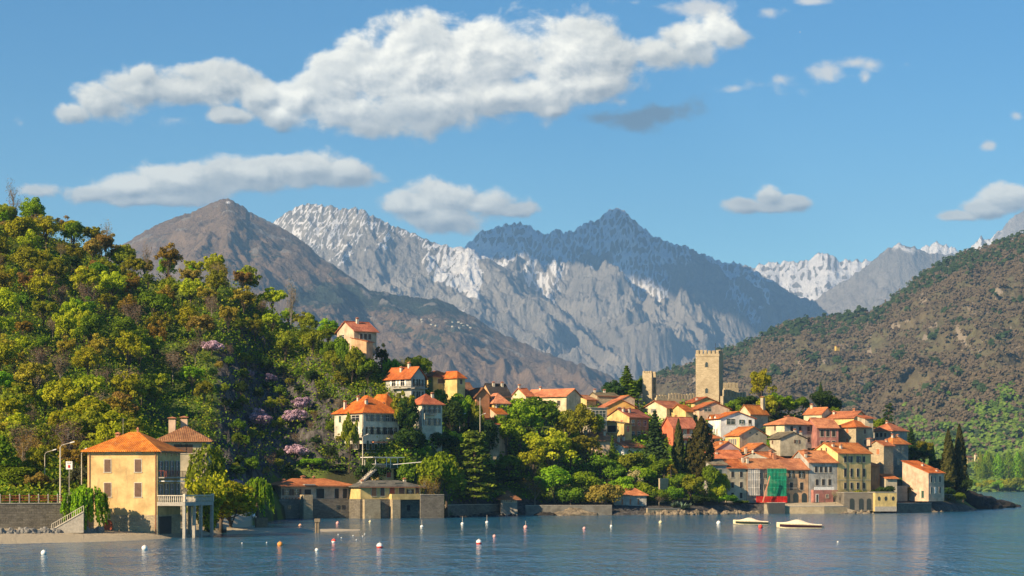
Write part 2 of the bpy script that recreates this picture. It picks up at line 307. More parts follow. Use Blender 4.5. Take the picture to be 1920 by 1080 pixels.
# ---------------------------------------------------------------- near ground: stations across the picture, each a run of (distance, height) nodes
def Z_(D, py): return (D, zpx(py, D))
ST = [
 (-500, [(215,-4),(245,-.2),(258,1.2),(283,1.6),(288,5.2),(400,19),(480,48),(575,82),(640,84),(700,30)]),
 (0,   [(232,-4),(262,-.2),(272,.8),(286,1.5),(290,5.0),Z_(400,790),Z_(490,570),Z_(580,425),(640,80),(700,25)]),
 (160, [(240,-4),(270,-.2),(278,.7),(292,1.3),(297,5.0),Z_(410,800),Z_(490,610),Z_(570,462),(630,70),(700,20)]),
 (240, [(247,-4),(277,-.2),(284,.7),(298,1.2),(304,5.0),Z_(420,805),Z_(495,625),Z_(565,515),(620,64),(690,18)]),
 (300, [(255,-4),(286,-.2),(292,.7),(304,1.2),(340,5),Z_(448,805),Z_(505,630),Z_(560,530),(610,62),(660,15)]),
 (420, [(280,-4),(312,-.2),(322,.6),(345,1.4),(398,4.5),Z_(446,818),Z_(490,667),Z_(542,530),(600,61),(640,12)]),
 (480, [(340,-4),(385,-.2),(392,1),(405,2.5),(436,5),Z_(470,825),Z_(516,690),Z_(555,560),(585,56),(650,10)]),
 (540, [(420,-4),(456,-.2),(458,3.2),(460,4),(464,9),Z_(484,812),Z_(512,700),Z_(540,612),(570,49),(660,8)]),
 (600, [(420,-4),(456,-.2),(458,3.2),(460,4),(465,10),Z_(480,815),Z_(502,732),Z_(522,645),(555,43),(680,8)]),
 (650, [(420,-4),(456,-.2),(458,3.2),(460,4),(466,10.5),Z_(476,842),Z_(493,765),Z_(508,668),(545,38),(680,8)]),
 (695, [(420,-4),(456,-.2),(458,3.2),(461,4.2),(467,11),Z_(477,838),Z_(493,760),Z_(509,675),(550,35),(690,8)]),
 (730, [(420,-4),(456,-.2),(458,3.2),(461,4.2),(467,11),Z_(475,838),Z_(493,762),Z_(511,708),(550,33),(690,8)]),
 (800, [(420,-4),(458,-.2),(460,2.5),(464,4),(471,11.5),Z_(485,812),Z_(505,752),Z_(520,722),(560,31),(690,6)]),
 (860, [(440,-4),(476,-.2),(480,2),(485,3),(491,9),Z_(505,835),Z_(522,775),Z_(537,745),(570,30),(700,5)]),
 (1000,[(455,-4),(494,-.2),(498,2.2),(502,3),(510,9.5),Z_(523,852),Z_(541,795),Z_(559,760),(590,29),(720,5)]),
 (1150,[(457,-4),(493,-.2),(497,2.2),(502,3),(513,9),Z_(531,862),Z_(550,812),Z_(572,770),(610,29),(740,5)]),
 (1300,[(464,-4),(500,-.2),(505,2.0),(511,3),(521,8),Z_(538,862),Z_(562,808),Z_(590,757),(630,31),(760,5)]),
 (1400,[(480,-4),(516,-.2),(519,2.3),(528,2.8),(541,5.5),(552,12),(566,19),(590,29.5),(640,29),(780,5)]),
 (1500,[(482,-4),(518,-.2),(521,2.3),(529,2.8),(541,5.5),(552,12),(568,19),(593,28),(640,28),(780,4)]),
 (1600,[(486,-4),(522,-.2),(526,2.2),(531,3),(543,7),(555,13),(570,18.5),(595,25),(640,25),(780,3)]),
 (1690,[(500,-4),(535,-.2),(539,2),(545,3),(555,6),(568,10),(582,15),(600,18),(640,16),(760,0)]),
 (1760,[(512,-4),(545,-.2),(549,1.8),(555,2.6),(564,4),(575,6),(588,8),(605,9),(640,7),(740,-3)]),
 (1815,[(540,-4),(570,-.2),(575,1.4),(582,1.8),(590,2.1),(600,2.3),(610,2.3),(625,1.8),(650,0),(700,-6)]),
 (1850,[(575,-6),(600,-3),(610,-2),(615,-2),(620,-2),(625,-2),(630,-2),(635,-3),(660,-4),(700,-6)]),
 (2500,[(575,-8),(600,-8),(610,-8),(615,-8),(620,-8),(625,-8),(630,-8),(635,-8),(660,-8),(700,-8)])]
SPX = np.array([s[0] for s in ST], float); SD = np.array([[n[0] for n in s[1]] for s in ST]); SZ = np.array([[n[1] for n in s[1]] for s in ST])
FP = np.arange(-520, 2522, 2.0); _k = np.exp(-(np.arange(-24, 25) * 2 / 17.) ** 2 / 2); _k /= _k.sum()
def _sm(a): return np.convolve(np.pad(np.interp(FP, SPX, a), 24, mode='edge'), _k, 'valid')
GDn = np.stack([_sm(SD[:, i]) for i in range(10)], 1); GZn = np.stack([_sm(SZ[:, i]) for i in range(10)], 1)
def column(px):                                     # the stations blended into smooth banks and spurs
    t = min(max((px + 520) / 2, 0), len(FP) - 1.001); i = int(t); t -= i
    return GDn[i] * (1 - t) + GDn[i + 1] * t, GZn[i] * (1 - t) + GZn[i + 1] * t
def ground(px, D):
    d, z = column(px); return float(np.interp(D, d, z))
def ground_xy(X, Y): return ground(960 + F * X / Y, Y)
NC, NR = 900, 190
pxs = np.linspace(-480, 2480, NC)
tt = np.linspace(0, 9, NR)
ds = np.stack([np.interp(tt, np.arange(10), column(p)[0]) for p in pxs], 1)
zs = np.stack([np.interp(tt, np.arange(10), column(p)[1]) for p in pxs], 1)
Xg = (pxs[None] - 960) / F * ds
rockm = sst(pxs, 380, 440)[None] * (1 - sst(pxs, 680, 760))[None] * sst(tt, 3.8, 4.6)[:, None] * (1 - sst(tt, 6.2, 7))[:, None]
rough = sst(tt, 4, 5)[:, None]
zs = zs + rough * (fbm(Xg / 14., ds / 14., 4, 3) * 1.2) + rockm * (ridged(Xg / 7. + ds / 20, ds / 12., 5, 4) - .45) * 4.5 + .10 * fbm(Xg / 2., ds / 2., 3, 6) * sst(tt, 1.5, 2.5)[:, None]
def ground_mat():
    def b(k):
        p = pos(k); n = k.noise(p, .35, 6, .65); n2 = k.noise(p, 2.5, 4, .7); n3 = k.noise(k.vmath('MULTIPLY', p, (1, 1, .4)), .9, 6, .75)
        soil = k.mix(n, (.05, .040, .022), (.035, .05, .016)); grass = k.mix(n2, (.06, .10, .015), (.12, .15, .03))
        c = k.mix(k.ramp(k.noise(p, .06, 3), .42, .56), soil, grass)
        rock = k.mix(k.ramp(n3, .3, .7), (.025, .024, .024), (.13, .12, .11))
        c = k.mix(k.ramp(k.math('ADD', k.attr('rock'), k.math('MULTIPLY', k.math('SUBTRACT', n, .5), 1.6)), .4, .55), c, rock)
        gravel = k.mix(n2, (.30, .25, .17), (.50, .43, .31))
        c = k.mix(k.ramp(k.attr('shore'), .4, .6), c, gravel)
        return principled(k, c, .95, n3, .9, .5, spec=.15)
    return new_mat('ground', b)
shore = (1 - sst(tt, 3.0, 3.25))[:, None] * ((1 - sst(pxs, 445, 500)) + sst(pxs, 1425, 1440) * (1 - sst(pxs, 1640, 1660)))[None] + 0 * zs
rockm = rockm + (1 - sst(tt, 3.0, 3.3))[:, None] * sst(pxs, 830, 860)[None]
gme = np_mesh('ground', np.stack([Xg, ds, zs], -1).reshape(-1, 3), grid_faces(NR, NC), ground_mat(), True, {'rock': rockm, 'shore': shore})
tag(link('ground', gme), kind='structure')

# ---------------------------------------------------------------- lake
def water_mat():
    def b(k):
        p = pos(k)
        band = k.noise(k.vmath('MULTIPLY', p, (.0035, .016, 0)), 1, 4, .55, .6)
        d = k.sep(p)[1]
        near = k.ramp(d, 230, 330, 1, .0)
        calm = k.ramp(band, .42, .58)
        sheen = k.ramp(k.math('ADD', calm, k.math('MULTIPLY', near, .0)), 0, 1)
        n1 = k.noise(k.vmath('MULTIPLY', p, (.95, .30, 0)), 1, 3, .65); n2 = k.noise(k.vmath('MULTIPLY', p, (.33, .10, 0)), 1, 4, .7); n3 = k.noise(k.vmath('MULTIPLY', p, (.06, .035, 0)), 1, 3, .6)
        h = k.math('ADD', k.math('MULTIPLY_ADD', n2, 1.5, k.math('MULTIPLY', n1, .70)), k.math('MULTIPLY', n3, 2.0))
        bn = k.new('ShaderNodeBump'); k.put(bn.inputs['Strength'], k.math('MULTIPLY_ADD', sheen, .7, .5)); bn.inputs['Distance'].default_value = .75; k.link(h, bn.inputs['Height'])
        pr = k.new('ShaderNodeBsdfPrincipled'); pr.inputs['Base Color'].default_value = (.015, .105, .20, 1)
        pr.inputs['Roughness'].default_value = .10; pr.inputs['IOR'].default_value = 1.33; k.link(bn.outputs[0], pr.inputs['Normal'])
        return pr.outputs[0]
    return new_mat('lake_water', b)
lm = np_mesh('lake', [(-9000, -300, 0), (9000, -300, 0), (9000, 16000, 0), (-9000, 16000, 0)], [(0, 1, 2, 3)], water_mat())
tag(link('lake', lm), kind='structure')
# ---------------------------------------------------------------- air
def haze_mat():
    m = bpy.data.materials.new('haze'); m.use_nodes = True; k = NT(m.node_tree); k.n.clear()
    out = k.new('ShaderNodeOutputMaterial'); p = k.new('ShaderNodeVolumePrincipled')
    p.inputs['Color'].default_value = (.30, .58, 1.0, 1); p.inputs['Density'].default_value = 5.2e-5; p.inputs['Anisotropy'].default_value = 0.0
    k.link(p.outputs[0], out.inputs['Volume']); return m
hb = (-14000, 14000, -400, 19000, -60, 2650)
hv = [(x, y, z) for z in hb[4:] for y in hb[2:4] for x in hb[:2]]
hm = np_mesh('haze', hv, [(0, 2, 3, 1), (4, 5, 7, 6), (0, 1, 5, 4), (2, 6, 7, 3), (0, 4, 6, 2), (1, 3, 7, 5)], haze_mat())
tag(link('haze', hm), kind='stuff')
# ---------------------------------------------------------------- mesh builder with metric UVs
class MB:
    def __init__(s): s.v = []; s.f = []
    def poly(s, pts): i = len(s.v); s.v += [tuple(p) for p in pts]; s.f.append(tuple(range(i, i + len(pts)))); return s
    def box(s, x0, x1, y0, y1, z0, z1):
        i = len(s.v); s.v += [(x, y, z) for z in (z0, z1) for y in (y0, y1) for x in (x0, x1)]
        s.f += [tuple(i + k for k in q) for q in ((0, 2, 3, 1), (4, 5, 7, 6), (0, 1, 5, 4), (2, 6, 7, 3), (0, 4, 6, 2), (1, 3, 7, 5))]; return s
    def bar(s, a, b, wd, ht=None, up=(0, 0, 1)):           # box section from a to b
        a = Vector(a); b = Vector(b); ht = ht or wd; d = (b - a).normalized(); upv = Vector(up)
        if abs(d.dot(upv)) > .98: upv = Vector((0, 1, 0))
        r = d.cross(upv).normalized() * wd / 2; q = r.cross(d).normalized() * ht / 2; i = len(s.v)
        for c in (a, b): s.v += [tuple(c + r * p + q * t) for p, t in ((-1, -1), (1, -1), (1, 1), (-1, 1))]
        s.f += [tuple(i + k for k in q) for q in ((0, 1, 2, 3), (7, 6, 5, 4), (0, 4, 5, 1), (1, 5, 6, 2), (2, 6, 7, 3), (3, 7, 4, 0))]; return s
    def tube(s, pts, rad, n=7, cap=True):
        pts = [Vector(p) for p in pts]; i0 = len(s.v)
        for j, p in enumerate(pts):
            d = (pts[min(j + 1, len(pts) - 1)] - pts[max(j - 1, 0)]).normalized()
            r = d.cross(Vector((0, 0, 1))) if abs(d.z) < .95 else d.cross(Vector((0, 1, 0))); r.normalize(); q = d.cross(r)
            R = rad[j] if isinstance(rad, (list, tuple)) else rad
            for k in range(n):
                t = 2 * math.pi * k / n; s.v.append(tuple(p + (r * math.cos(t) + q * math.sin(t)) * R))
        for j in range(len(pts) - 1):
            for k in range(n):
                a = i0 + j * n + k; b = i0 + j * n + (k + 1) % n; s.f.append((a, b, b + n, a + n))
        if cap: s.f.append(tuple(i0 + k for k in range(n))[::-1]); s.f.append(tuple(i0 + (len(pts) - 1) * n + k for k in range(n)))
        return s
    def lathe(s, prof, c=(0, 0, 0), n=16):
        i0 = len(s.v)
        for r, z in prof:
            for k in range(n): t = 2 * math.pi * k / n; s.v.append((c[0] + r * math.cos(t), c[1] + r * math.sin(t), c[2] + z))
        for j in range(len(prof) - 1):
            for k in range(n):
                a = i0 + j * n + k; b = i0 + j * n + (k + 1) % n; s.f.append((a, b, b + n, a + n))
        s.f.append(tuple(i0 + k for k in range(n))[::-1]); s.f.append(tuple(i0 + (len(prof) - 1) * n + k for k in range(n))); return s
    def mesh(s, name, mat, smooth=False):
        me = bpy.data.meshes.new(name); me.from_pydata(s.v, [], s.f); me.materials.append(mat)
        uv = me.uv_layers.new(name='uv'); A = np.zeros((len(me.loops), 2), np.float32)
        for p in me.polygons:
            n = p.normal
            if abs(n.z) < .995: ux = Vector((-n.y, n.x, 0)).normalized(); vy = n.cross(ux)
            else: ux = Vector((1, 0, 0)); vy = Vector((0, 1, 0))
            for li in p.loop_indices:
                q = me.vertices[me.loops[li].vertex_index].co; A[li] = (q.dot(ux), q.dot(vy))
            p.use_smooth = smooth
        uv.data.foreach_set('uv', A.ravel()); return me
    def build(s, name, mat, parent=None, loc=None, rz=None, smooth=False):
        return link(name, s.mesh(name, mat, smooth), parent, loc, rz)

def empty(name, loc, rz=0.0, label=None, cat=None, group=None):
    o = bpy.data.objects.new(name, None); C.objects.link(o); o.location = loc; o.rotation_euler.z = rz; o.empty_display_size = .5
    return tag(o, label, cat, group)

# ---------------------------------------------------------------- building materials
def uvn(k): return k.new('ShaderNodeUVMap').outputs[0]
def stucco(name, col, dirt=.35, rough=.9):
    dirt = min(.9, dirt + .15)
    def b(k):
        uv = uvn(k); oi = k.new('ShaderNodeObjectInfo').outputs['Random']
        p = pos(k)
        n = k.noise(p, .45, 6, .65); n2 = k.noise(k.vmath('MULTIPLY', p, (1.6, 1.6, .25)), 1.0, 5, .7); n3 = k.noise(p, 7, 3, .6)
        dk = tuple(c * (.55 - dirt * .2) for c in col); lt = tuple(min(1, c * 1.10 + .015) for c in col)
        c = k.mix(k.ramp(n, .3, .7), dk, lt); c = k.mix(.3, c, col)
        c = k.mix(k.ramp(n2, .50, .72, 0, dirt), c, (.13, .115, .09))
        return principled(k, c, rough, n3, .25, .03, spec=.2)
    return new_mat(name, b)
def stonewall(name, col, dark, sc=1.0, mortar=(.30, .27, .22)):
    def b(k):
        uv = uvn(k); p = pos(k); wob = k.noise(p, 1.2, 3, .6)
        u2 = k.vmath('ADD', uv, k.comb(k.math('MULTIPLY', wob, .25), k.math('MULTIPLY', wob, .12), 0))
        br = k.new('ShaderNodeTexBrick'); k.link(u2, br.inputs['Vector']); br.inputs['Scale'].default_value = 1
        br.inputs['Brick Width'].default_value = .62 * sc; br.inputs['Row Height'].default_value = .27 * sc; br.inputs['Mortar Size'].default_value = .028 * sc
        br.inputs['Color1'].default_value = (*col, 1); br.inputs['Color2'].default_value = (*dark, 1); br.inputs['Mortar'].default_value = (*mortar, 1); br.inputs['Bias'].default_value = -.1
        n = k.noise(p, .5, 5, .65); n3 = k.noise(p, 5, 4, .7)
        c = k.mix(k.ramp(n, .35, .7, 0, .55), br.outputs[0], tuple(x * .5 for x in dark)); c = k.mix(k.ramp(n3, .3, .7, 0, .5), c, tuple(min(1, x * 1.25) for x in col))
        h = k.math('MULTIPLY_ADD', br.outputs['Fac'], -.7, n3)
        return principled(k, c, .92, h, .8, .07, spec=.15)
    return new_mat(name, b)
def tiles(name, col, dk, lt):
    def b(k):
        uv = uvn(k); ux, vy, _ = k.sep(uv); p = pos(k)
        cell = k.new('ShaderNodeTexVoronoi'); cell.voronoi_dimensions = '2D'; k.link(k.vmath('MULTIPLY', uv, (2.6, 1.9, 1)), cell.inputs['Vector']); cell.inputs['Scale'].default_value = 1
        rnd = k.sep(cell.outputs['Color'])[0]
        n = k.noise(p, .35, 5, .65); n2 = k.noise(p, 2.2, 4, .7)
        c = k.mix(rnd, dk, lt); c = k.mix(.45, c, col)
        c = k.mix(k.ramp(n, .40, .65, 0, .75), c, tuple(x * .58 for x in dk)); c = k.mix(k.ramp(n2, .55, .75, 0, .5), c, (.42, .30, .20))
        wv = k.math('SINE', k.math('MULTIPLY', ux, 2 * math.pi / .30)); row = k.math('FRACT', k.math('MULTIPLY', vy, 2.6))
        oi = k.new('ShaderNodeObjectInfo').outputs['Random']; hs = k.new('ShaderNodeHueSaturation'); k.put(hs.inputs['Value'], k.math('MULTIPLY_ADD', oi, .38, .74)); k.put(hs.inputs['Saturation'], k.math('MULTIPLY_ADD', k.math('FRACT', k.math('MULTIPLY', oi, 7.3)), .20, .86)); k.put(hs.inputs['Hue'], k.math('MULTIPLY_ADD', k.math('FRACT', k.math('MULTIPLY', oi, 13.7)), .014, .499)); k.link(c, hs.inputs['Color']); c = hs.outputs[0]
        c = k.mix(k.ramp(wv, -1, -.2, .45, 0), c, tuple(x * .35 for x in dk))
        h = k.math('MULTIPLY_ADD', row, -.35, wv)
        return principled(k, c, .85, h, .55, .05, spec=.2)
    return new_mat(name, b)
def plain(name, col, rough=.6, **kw):
    def b(k):
        n = k.noise(pos(k), 3.0, 4, .6)
        return principled(k, k.mix(k.ramp(n, .3, .7), tuple(c * .8 for c in col), tuple(min(1, c * 1.12) for c in col)), rough, **kw)
    return new_mat(name, b)
T_OR = tiles('orange_tiles', (.62, .165, .040), (.42, .095, .026), (.74, .26, .075))
T_RD = tiles('red_tiles', (.50, .105, .032), (.32, .06, .022), (.62, .17, .055))
T_OLD = tiles('weathered_tiles', (.34, .15, .07), (.20, .08, .045), (.48, .26, .13))
T_OLV = tiles('olive_tiles', (.25, .20, .12), (.15, .12, .07), (.34, .28, .17))
T_BR = tiles('brown_tiles', (.22, .085, .04), (.15, .06, .03), (.28, .12, .06))
T_GR = tiles('grey_slates', (.17, .16, .13), (.10, .10, .09), (.24, .22, .18))
ST_WARM = stonewall('warm_stone', (.46, .37, .23), (.27, .21, .13))
ST_GREY = stonewall('grey_stone', (.33, .30, .25), (.20, .18, .15))
ST_CASTLE = stonewall('castle_stone', (.50, .41, .27), (.30, .235, .145), 1.15, (.36, .30, .20))
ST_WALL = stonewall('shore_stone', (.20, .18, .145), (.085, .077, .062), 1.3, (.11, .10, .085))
M_GLASS = new_mat('window_glass', lambda k: principled(k, (.018, .022, .026), .12, spec=.6))
M_FRAME = plain('pale_frame', (.52, .46, .36), .7)
M_WHITE = plain('white_paint', (.74, .72, .68), .6)
M_DARK = plain('dark_iron', (.03, .028, .026), .5)
M_CONC = plain('concrete', (.36, .33, .28), .9)
M_TERRA = plain('terracotta', (.40, .17, .09), .85)
SHUT = dict(green=plain('green_shutter', (.035, .075, .05), .6), brown=plain('brown_shutter', (.13, .075, .05), .7), dark=plain('dark_shutter', (.04, .035, .03), .7),
            orange=plain('orange_shutter', (.42, .17, .07), .7), grey=plain('grey_shutter', (.17, .17, .16), .7), red=plain('red_shutter', (.32, .07, .03), .6), white=M_WHITE)
_wc = {}
def win_meshes(style, wd, ht, shut):
    key = (style, wd, ht, shut)
    if key in _wc: return _wc[key]
    h = wd / 2; fr = MB(); t = .09
    for a in ((-h - t, -h, 0, ht), (h, h + t, 0, ht)): fr.box(a[0], a[1], -.05, .02, a[2], a[3])
    fr.box(-h - t, h + t, -.05, .02, ht, ht + t); fr.box(-h - t - .06, h + t + .06, -.12, .02, -.1, 0)
    gl = MB().box(-h, h, -.015, .02, 0, ht); mu = MB().box(-.03, .03, -.035, .02, 0, ht)
    if ht > 1.1: mu.box(-h, -.031, -.035, .02, ht * .62, ht * .62 + .05); mu.box(.031, h, -.035, .02, ht * .62, ht * .62 + .05)
    sh = None
    if style == 's':
        sh = MB(); q = wd * .48; sh.box(-q / 2, q / 2, -.11, -.055, -.02, ht + .02)
        for j in range(int(ht / .28)): sh.box(-q / 2 + .05, q / 2 - .05, -.125, -.108, .06 + j * .28, .18 + j * .28)
    if style == 'c':
        sh = MB(); sh.box(-h + .01, h - .01, -.07, -.02, .01, ht - .01)
        for a, b_ in ((-h + .01, -.012), (.012, h - .01)):
            for j in range(int(ht / .16)): sh.box(a + .04, b_ - .04, -.088, -.068, .05 + j * .16, .12 + j * .16)
    r = (fr.mesh('window', M_FRAME), gl.mesh('pane', M_GLASS), mu.mesh('glazing_bar', M_WHITE), sh.mesh('shutter', SHUT[shut]) if sh else None)
    _wc[key] = r; return r
def window(root, loc, rz, style='s', wd=.95, ht=1.5, shut='dark'):
    fr, gl, mu, sh = win_meshes(style, wd, ht, shut)
    o = link('window', fr, root, loc, rz)
    if style != 'c': link('pane', gl, o); link('glazing_bar', mu, o)
    if sh and style == 's':
        for sx in (-1, 1): link('shutter', sh, o, (sx * (wd * .74 + .04), 0, 0))
    elif sh: link('shutter', sh, o)
    return o
def solve(cx, cyy, dx, dyy, px):
    k = (px - 960) / F; return (k * cyy - cx) / (dx - k * dyy)
def chimney(root, x, y, z0, z1, w_=.6, mat=None):
    m = MB().box(x - w_ / 2, x + w_ / 2, y - w_ / 2, y + w_ / 2, z0, z1)
    o = m.build('chimney', mat or M_FRAME, root)
    c = MB()
    for sx in (-1, 1):
        for sy in (-1, 1): c.box(x + sx * w_ * .38 - .05, x + sx * w_ * .38 + .05, y + sy * w_ * .38 - .05, y + sy * w_ * .38 + .05, z1, z1 + .25)
    c.box(x - w_ * .65, x + w_ * .65, y - w_ * .65, y + w_ * .65, z1 + .25, z1 + .34); c.poly([(x - w_ * .6, y - w_ * .6, z1 + .341), (x + w_ * .6, y - w_ * .6, z1 + .341), (x, y, z1 + .55)]); c.poly([(x + w_ * .6, y - w_ * .6, z1 + .341), (x + w_ * .6, y + w_ * .6, z1 + .341), (x, y, z1 + .55)])
    c.poly([(x + w_ * .6, y + w_ * .6, z1 + .341), (x - w_ * .6, y + w_ * .6, z1 + .341), (x, y, z1 + .55)]); c.poly([(x - w_ * .6, y + w_ * .6, z1 + .341), (x - w_ * .6, y - w_ * .6, z1 + .341), (x, y, z1 + .55)])
    c.build('chimney_cap', M_TERRA, o); return o
def roof_surface(kind, WR, WL, h, rise, o):
    """top polygons of the roof (local coordinates, z at the wall line = h)"""
    P = []
    if kind == 'gx':
        s = rise / (WL / 2); e = h - s * o; y0, y1, x0, x1 = -o, WL + o, -o * .7, WR + o * .7; ym = WL / 2; r = h + rise
        P = [[(x0, y0, e), (x1, y0, e), (x1, ym, r), (x0, ym, r)], [(x1, y1, e), (x0, y1, e), (x0, ym, r), (x1, ym, r)]]
    elif kind == 'gy':
        s = rise / (WR / 2); e = h - s * o; x0, x1, y0, y1 = -o, WR + o, -o * .7, WL + o * .7; xm = WR / 2; r = h + rise
        P = [[(x0, y1, e), (x0, y0, e), (xm, y0, r), (xm, y1, r)], [(x1, y0, e), (x1, y1, e), (xm, y1, r), (xm, y0, r)]]
    elif kind == 'hip':
        m = min(WR, WL) / 2; s = rise / m; e = h - s * o; x0, x1, y0, y1 = -o, WR + o, -o, WL + o; q = m + o; r = h + rise
        if WR >= WL:
            a = (x0 + q, WL / 2, r); b = (x1 - q + .02, WL / 2, r)
            P = [[(x0, y0, e), (x1, y0, e), b, a], [(x1, y0, e), (x1, y1, e), b], [(x1, y1, e), (x0, y1, e), a, b], [(x0, y1, e), (x0, y0, e), a]]
        else:
            a = (WR / 2, y0 + q, r); b = (WR / 2, y1 - q, r)
            P = [[(x0, y0, e), (x1, y0, e), a], [(x1, y0, e), (x1, y1, e), b, a], [(x1, y1, e), (x0, y1, e), b], [(x0, y1, e), (x0, y0, e), a, b]]
    elif kind == 'shed':                                  # rises towards the back
        s = rise / WL; P = [[(-o * .6, -o, h - s * o), (WR + o * .6, -o, h - s * o), (WR + o * .6, WL + o, h + rise + s * o), (-o * .6, WL + o, h + rise + s * o)]]
    elif kind == 'shedx':                                 # rises to the left
        s = rise / WR; P = [[(-o, -o * .6, h + rise + s * o), (WR + o, -o * .6, h - s * o), (WR + o, WL + o * .6, h - s * o), (-o, WL + o * .6, h + rise + s * o)]]
    elif kind == 'flat': P = [[(-o, -o, h), (WR + o, -o, h), (WR + o, WL + o, h), (-o, WL + o, h)]]
    return P
def roof_mesh(P, th):
    b = MB(); up = th
    for p in P: b.poly([(x, y, z + up) for x, y, z in p])
    for p in P: b.poly([(x, y, z + .012) for x, y, z in reversed(p)])
    cnt = {}
    for p in P:
        for i in range(len(p)):
            a, c = p[i], p[(i + 1) % len(p)]; k = frozenset((tuple(round(t, 3) for t in a), tuple(round(t, 3) for t in c))); cnt.setdefault(k, []).append((a, c))
    for k, l in cnt.items():
        if len(l) == 1:
            a, c = l[0]; b.poly([(a[0], a[1], a[2] + .012), (c[0], c[1], c[2] + .012), (c[0], c[1], c[2] + up), (a[0], a[1], a[2] + up)])
    return b
def house(name, label, D, xl, xc, xr, ye, b=30, wall=None, roof='gx', tile=T_OR, rise=None, ridge=None, ov=.5, base=None, WL=None, WR=None,
          wins=(), chim=(), wallR=None, extra=None, cat='house', group=None, zdown=2.0, th=.16):
    br = math.radians(b); cx, cyy = xpx(xc, D), D; zc = zpx(ye, D)
    dR = (math.cos(br), math.sin(br)); dL = (-math.sin(br), math.cos(br))
    if WR is None: WR = solve(cx, cyy, *dR, xr)
    if WL is None: WL = solve(cx, cyy, *dL, xl)
    WR = max(2.5, min(WR, 26)); WL = max(2.5, min(WL, 22))
    pts = [(cx, cyy), (cx + dR[0] * WR, cyy + dR[1] * WR), (cx + dL[0] * WL, cyy + dL[1] * WL), (cx + dR[0] * WR + dL[0] * WL, cyy + dR[1] * WR + dL[1] * WL)]
    zb = zpx(base, D) if base is not None else min(ground_xy(*p) for p in pts) - zdown
    h = zc - zb
    root = empty(name, (cx, cyy, zb), br, label, cat, group)
    if ridge is not None: rise = zpx(ridge, D + (WL / 2 if roof != 'shed' else WL)) - zc
    if rise is None: rise = .40 * (WL / 2 if roof == 'gx' else WR / 2 if roof == 'gy' else min(WR, WL) / 2 if roof == 'hip' else WL / 2)
    rise = max(rise, .3) if roof != 'flat' else 0
    m = MB(); A, B_, C_, D_ = (0, 0), (WR, 0), (WR, WL), (0, WL)
    tops = {'gx': {1: rise, 3: rise}, 'gy': {0: rise, 2: rise}}.get(roof, {})
    zt = [h, h, h, h]
    if roof == 'shed': zt = [h, h, h + rise, h + rise]
    if roof == 'shedx': zt = [h + rise, h, h, h + rise]
    cs = [A, B_, C_, D_]
    for i in range(4):
        a, c = cs[i], cs[(i + 1) % 4]; p = [(a[0], a[1], 0), (c[0], c[1], 0), (c[0], c[1], zt[(i + 1) % 4])]
        if i in tops: p.append(((a[0] + c[0]) / 2, (a[1] + c[1]) / 2, h + tops[i]))
        p.append((a[0], a[1], zt[i])); m.poly(p)
    m.build('wall', wall, root)
    rf = roof_mesh(roof_surface(roof, WR, WL, h, rise, ov), th).build('roof', tile, root)
    # ridge line of rounded tiles
    if roof == 'gx': MB().tube([(-ov * .7, WL / 2, h + rise + th), (WR + ov * .7, WL / 2, h + rise + th)], .13, 6).build('ridge_tiles', tile, rf)
    if roof == 'gy': MB().tube([(WR / 2, -ov * .7, h + rise + th), (WR / 2, WL + ov * .7, h + rise + th)], .13, 6).build('ridge_tiles', tile, rf)
    # gutter along the eaves seen from the lake
    if roof in ('gx', 'hip', 'shed'):
        s_ = rise / (WL / 2 if roof == 'gx' else min(WR, WL) / 2 if roof == 'hip' else WL)
        MB().tube([(-ov, -ov - .07, h - s_ * ov), (WR + ov, -ov - .07, h - s_ * ov)], .08, 6).build('gutter', M_TERRA, rf)
    for wn in wins:
        face, n, rows = wn[0], wn[1], wn[2]; o = dict(style='s', wd=.95, ht=1.5, shut='dark', m=1.4, dz=3.05, top=1.0, skip=()); o.update(wn[3] if len(wn) > 3 else {})
        W = WR if face == 'R' else WL
        for r in range(rows):
            for c in range(n):
                if (r, c) in o['skip']: continue
                q = o['m'] + (W - 2 * o['m']) * (c + .5) / n if n > 1 else W * o.get('at', .5)
                z = h - o['top'] - o['ht'] - r * o['dz']
                if z < .4 and zb < 1.5: continue
                if face == 'R': window(root, (q, 0, z), 0, o['style'], o['wd'], o['ht'], o['shut'])
                else: window(root, (0, W - q, z), -math.pi / 2, o['style'], o['wd'], o['ht'], o['shut'])
    for c in chim:                                       # (fraction along x, fraction along y, height over the roof there)
        fx, fy, hh = c[:3]; x, y = fx * WR, fy * WL
        zr = h + {'gx': rise * (1 - abs(fy - .5) * 2), 'gy': rise * (1 - abs(fx - .5) * 2), 'hip': rise * min(1, min(fx * WR, (1 - fx) * WR, fy * WL, (1 - fy) * WL) / (min(WR, WL) / 2)), 'shed': rise * fy, 'shedx': rise * (1 - fx)}.get(roof, 0)
        chimney(root, x, y, zr - .3, zr + hh, c[3] if len(c) > 3 else .6, c[4] if len(c) > 4 else None)
    root['_d'] = 0; del root['_d']
    info = dict(root=root, WR=WR, WL=WL, h=h, zb=zb, rise=rise, rf=rf)
    if extra: extra(info)
    return info
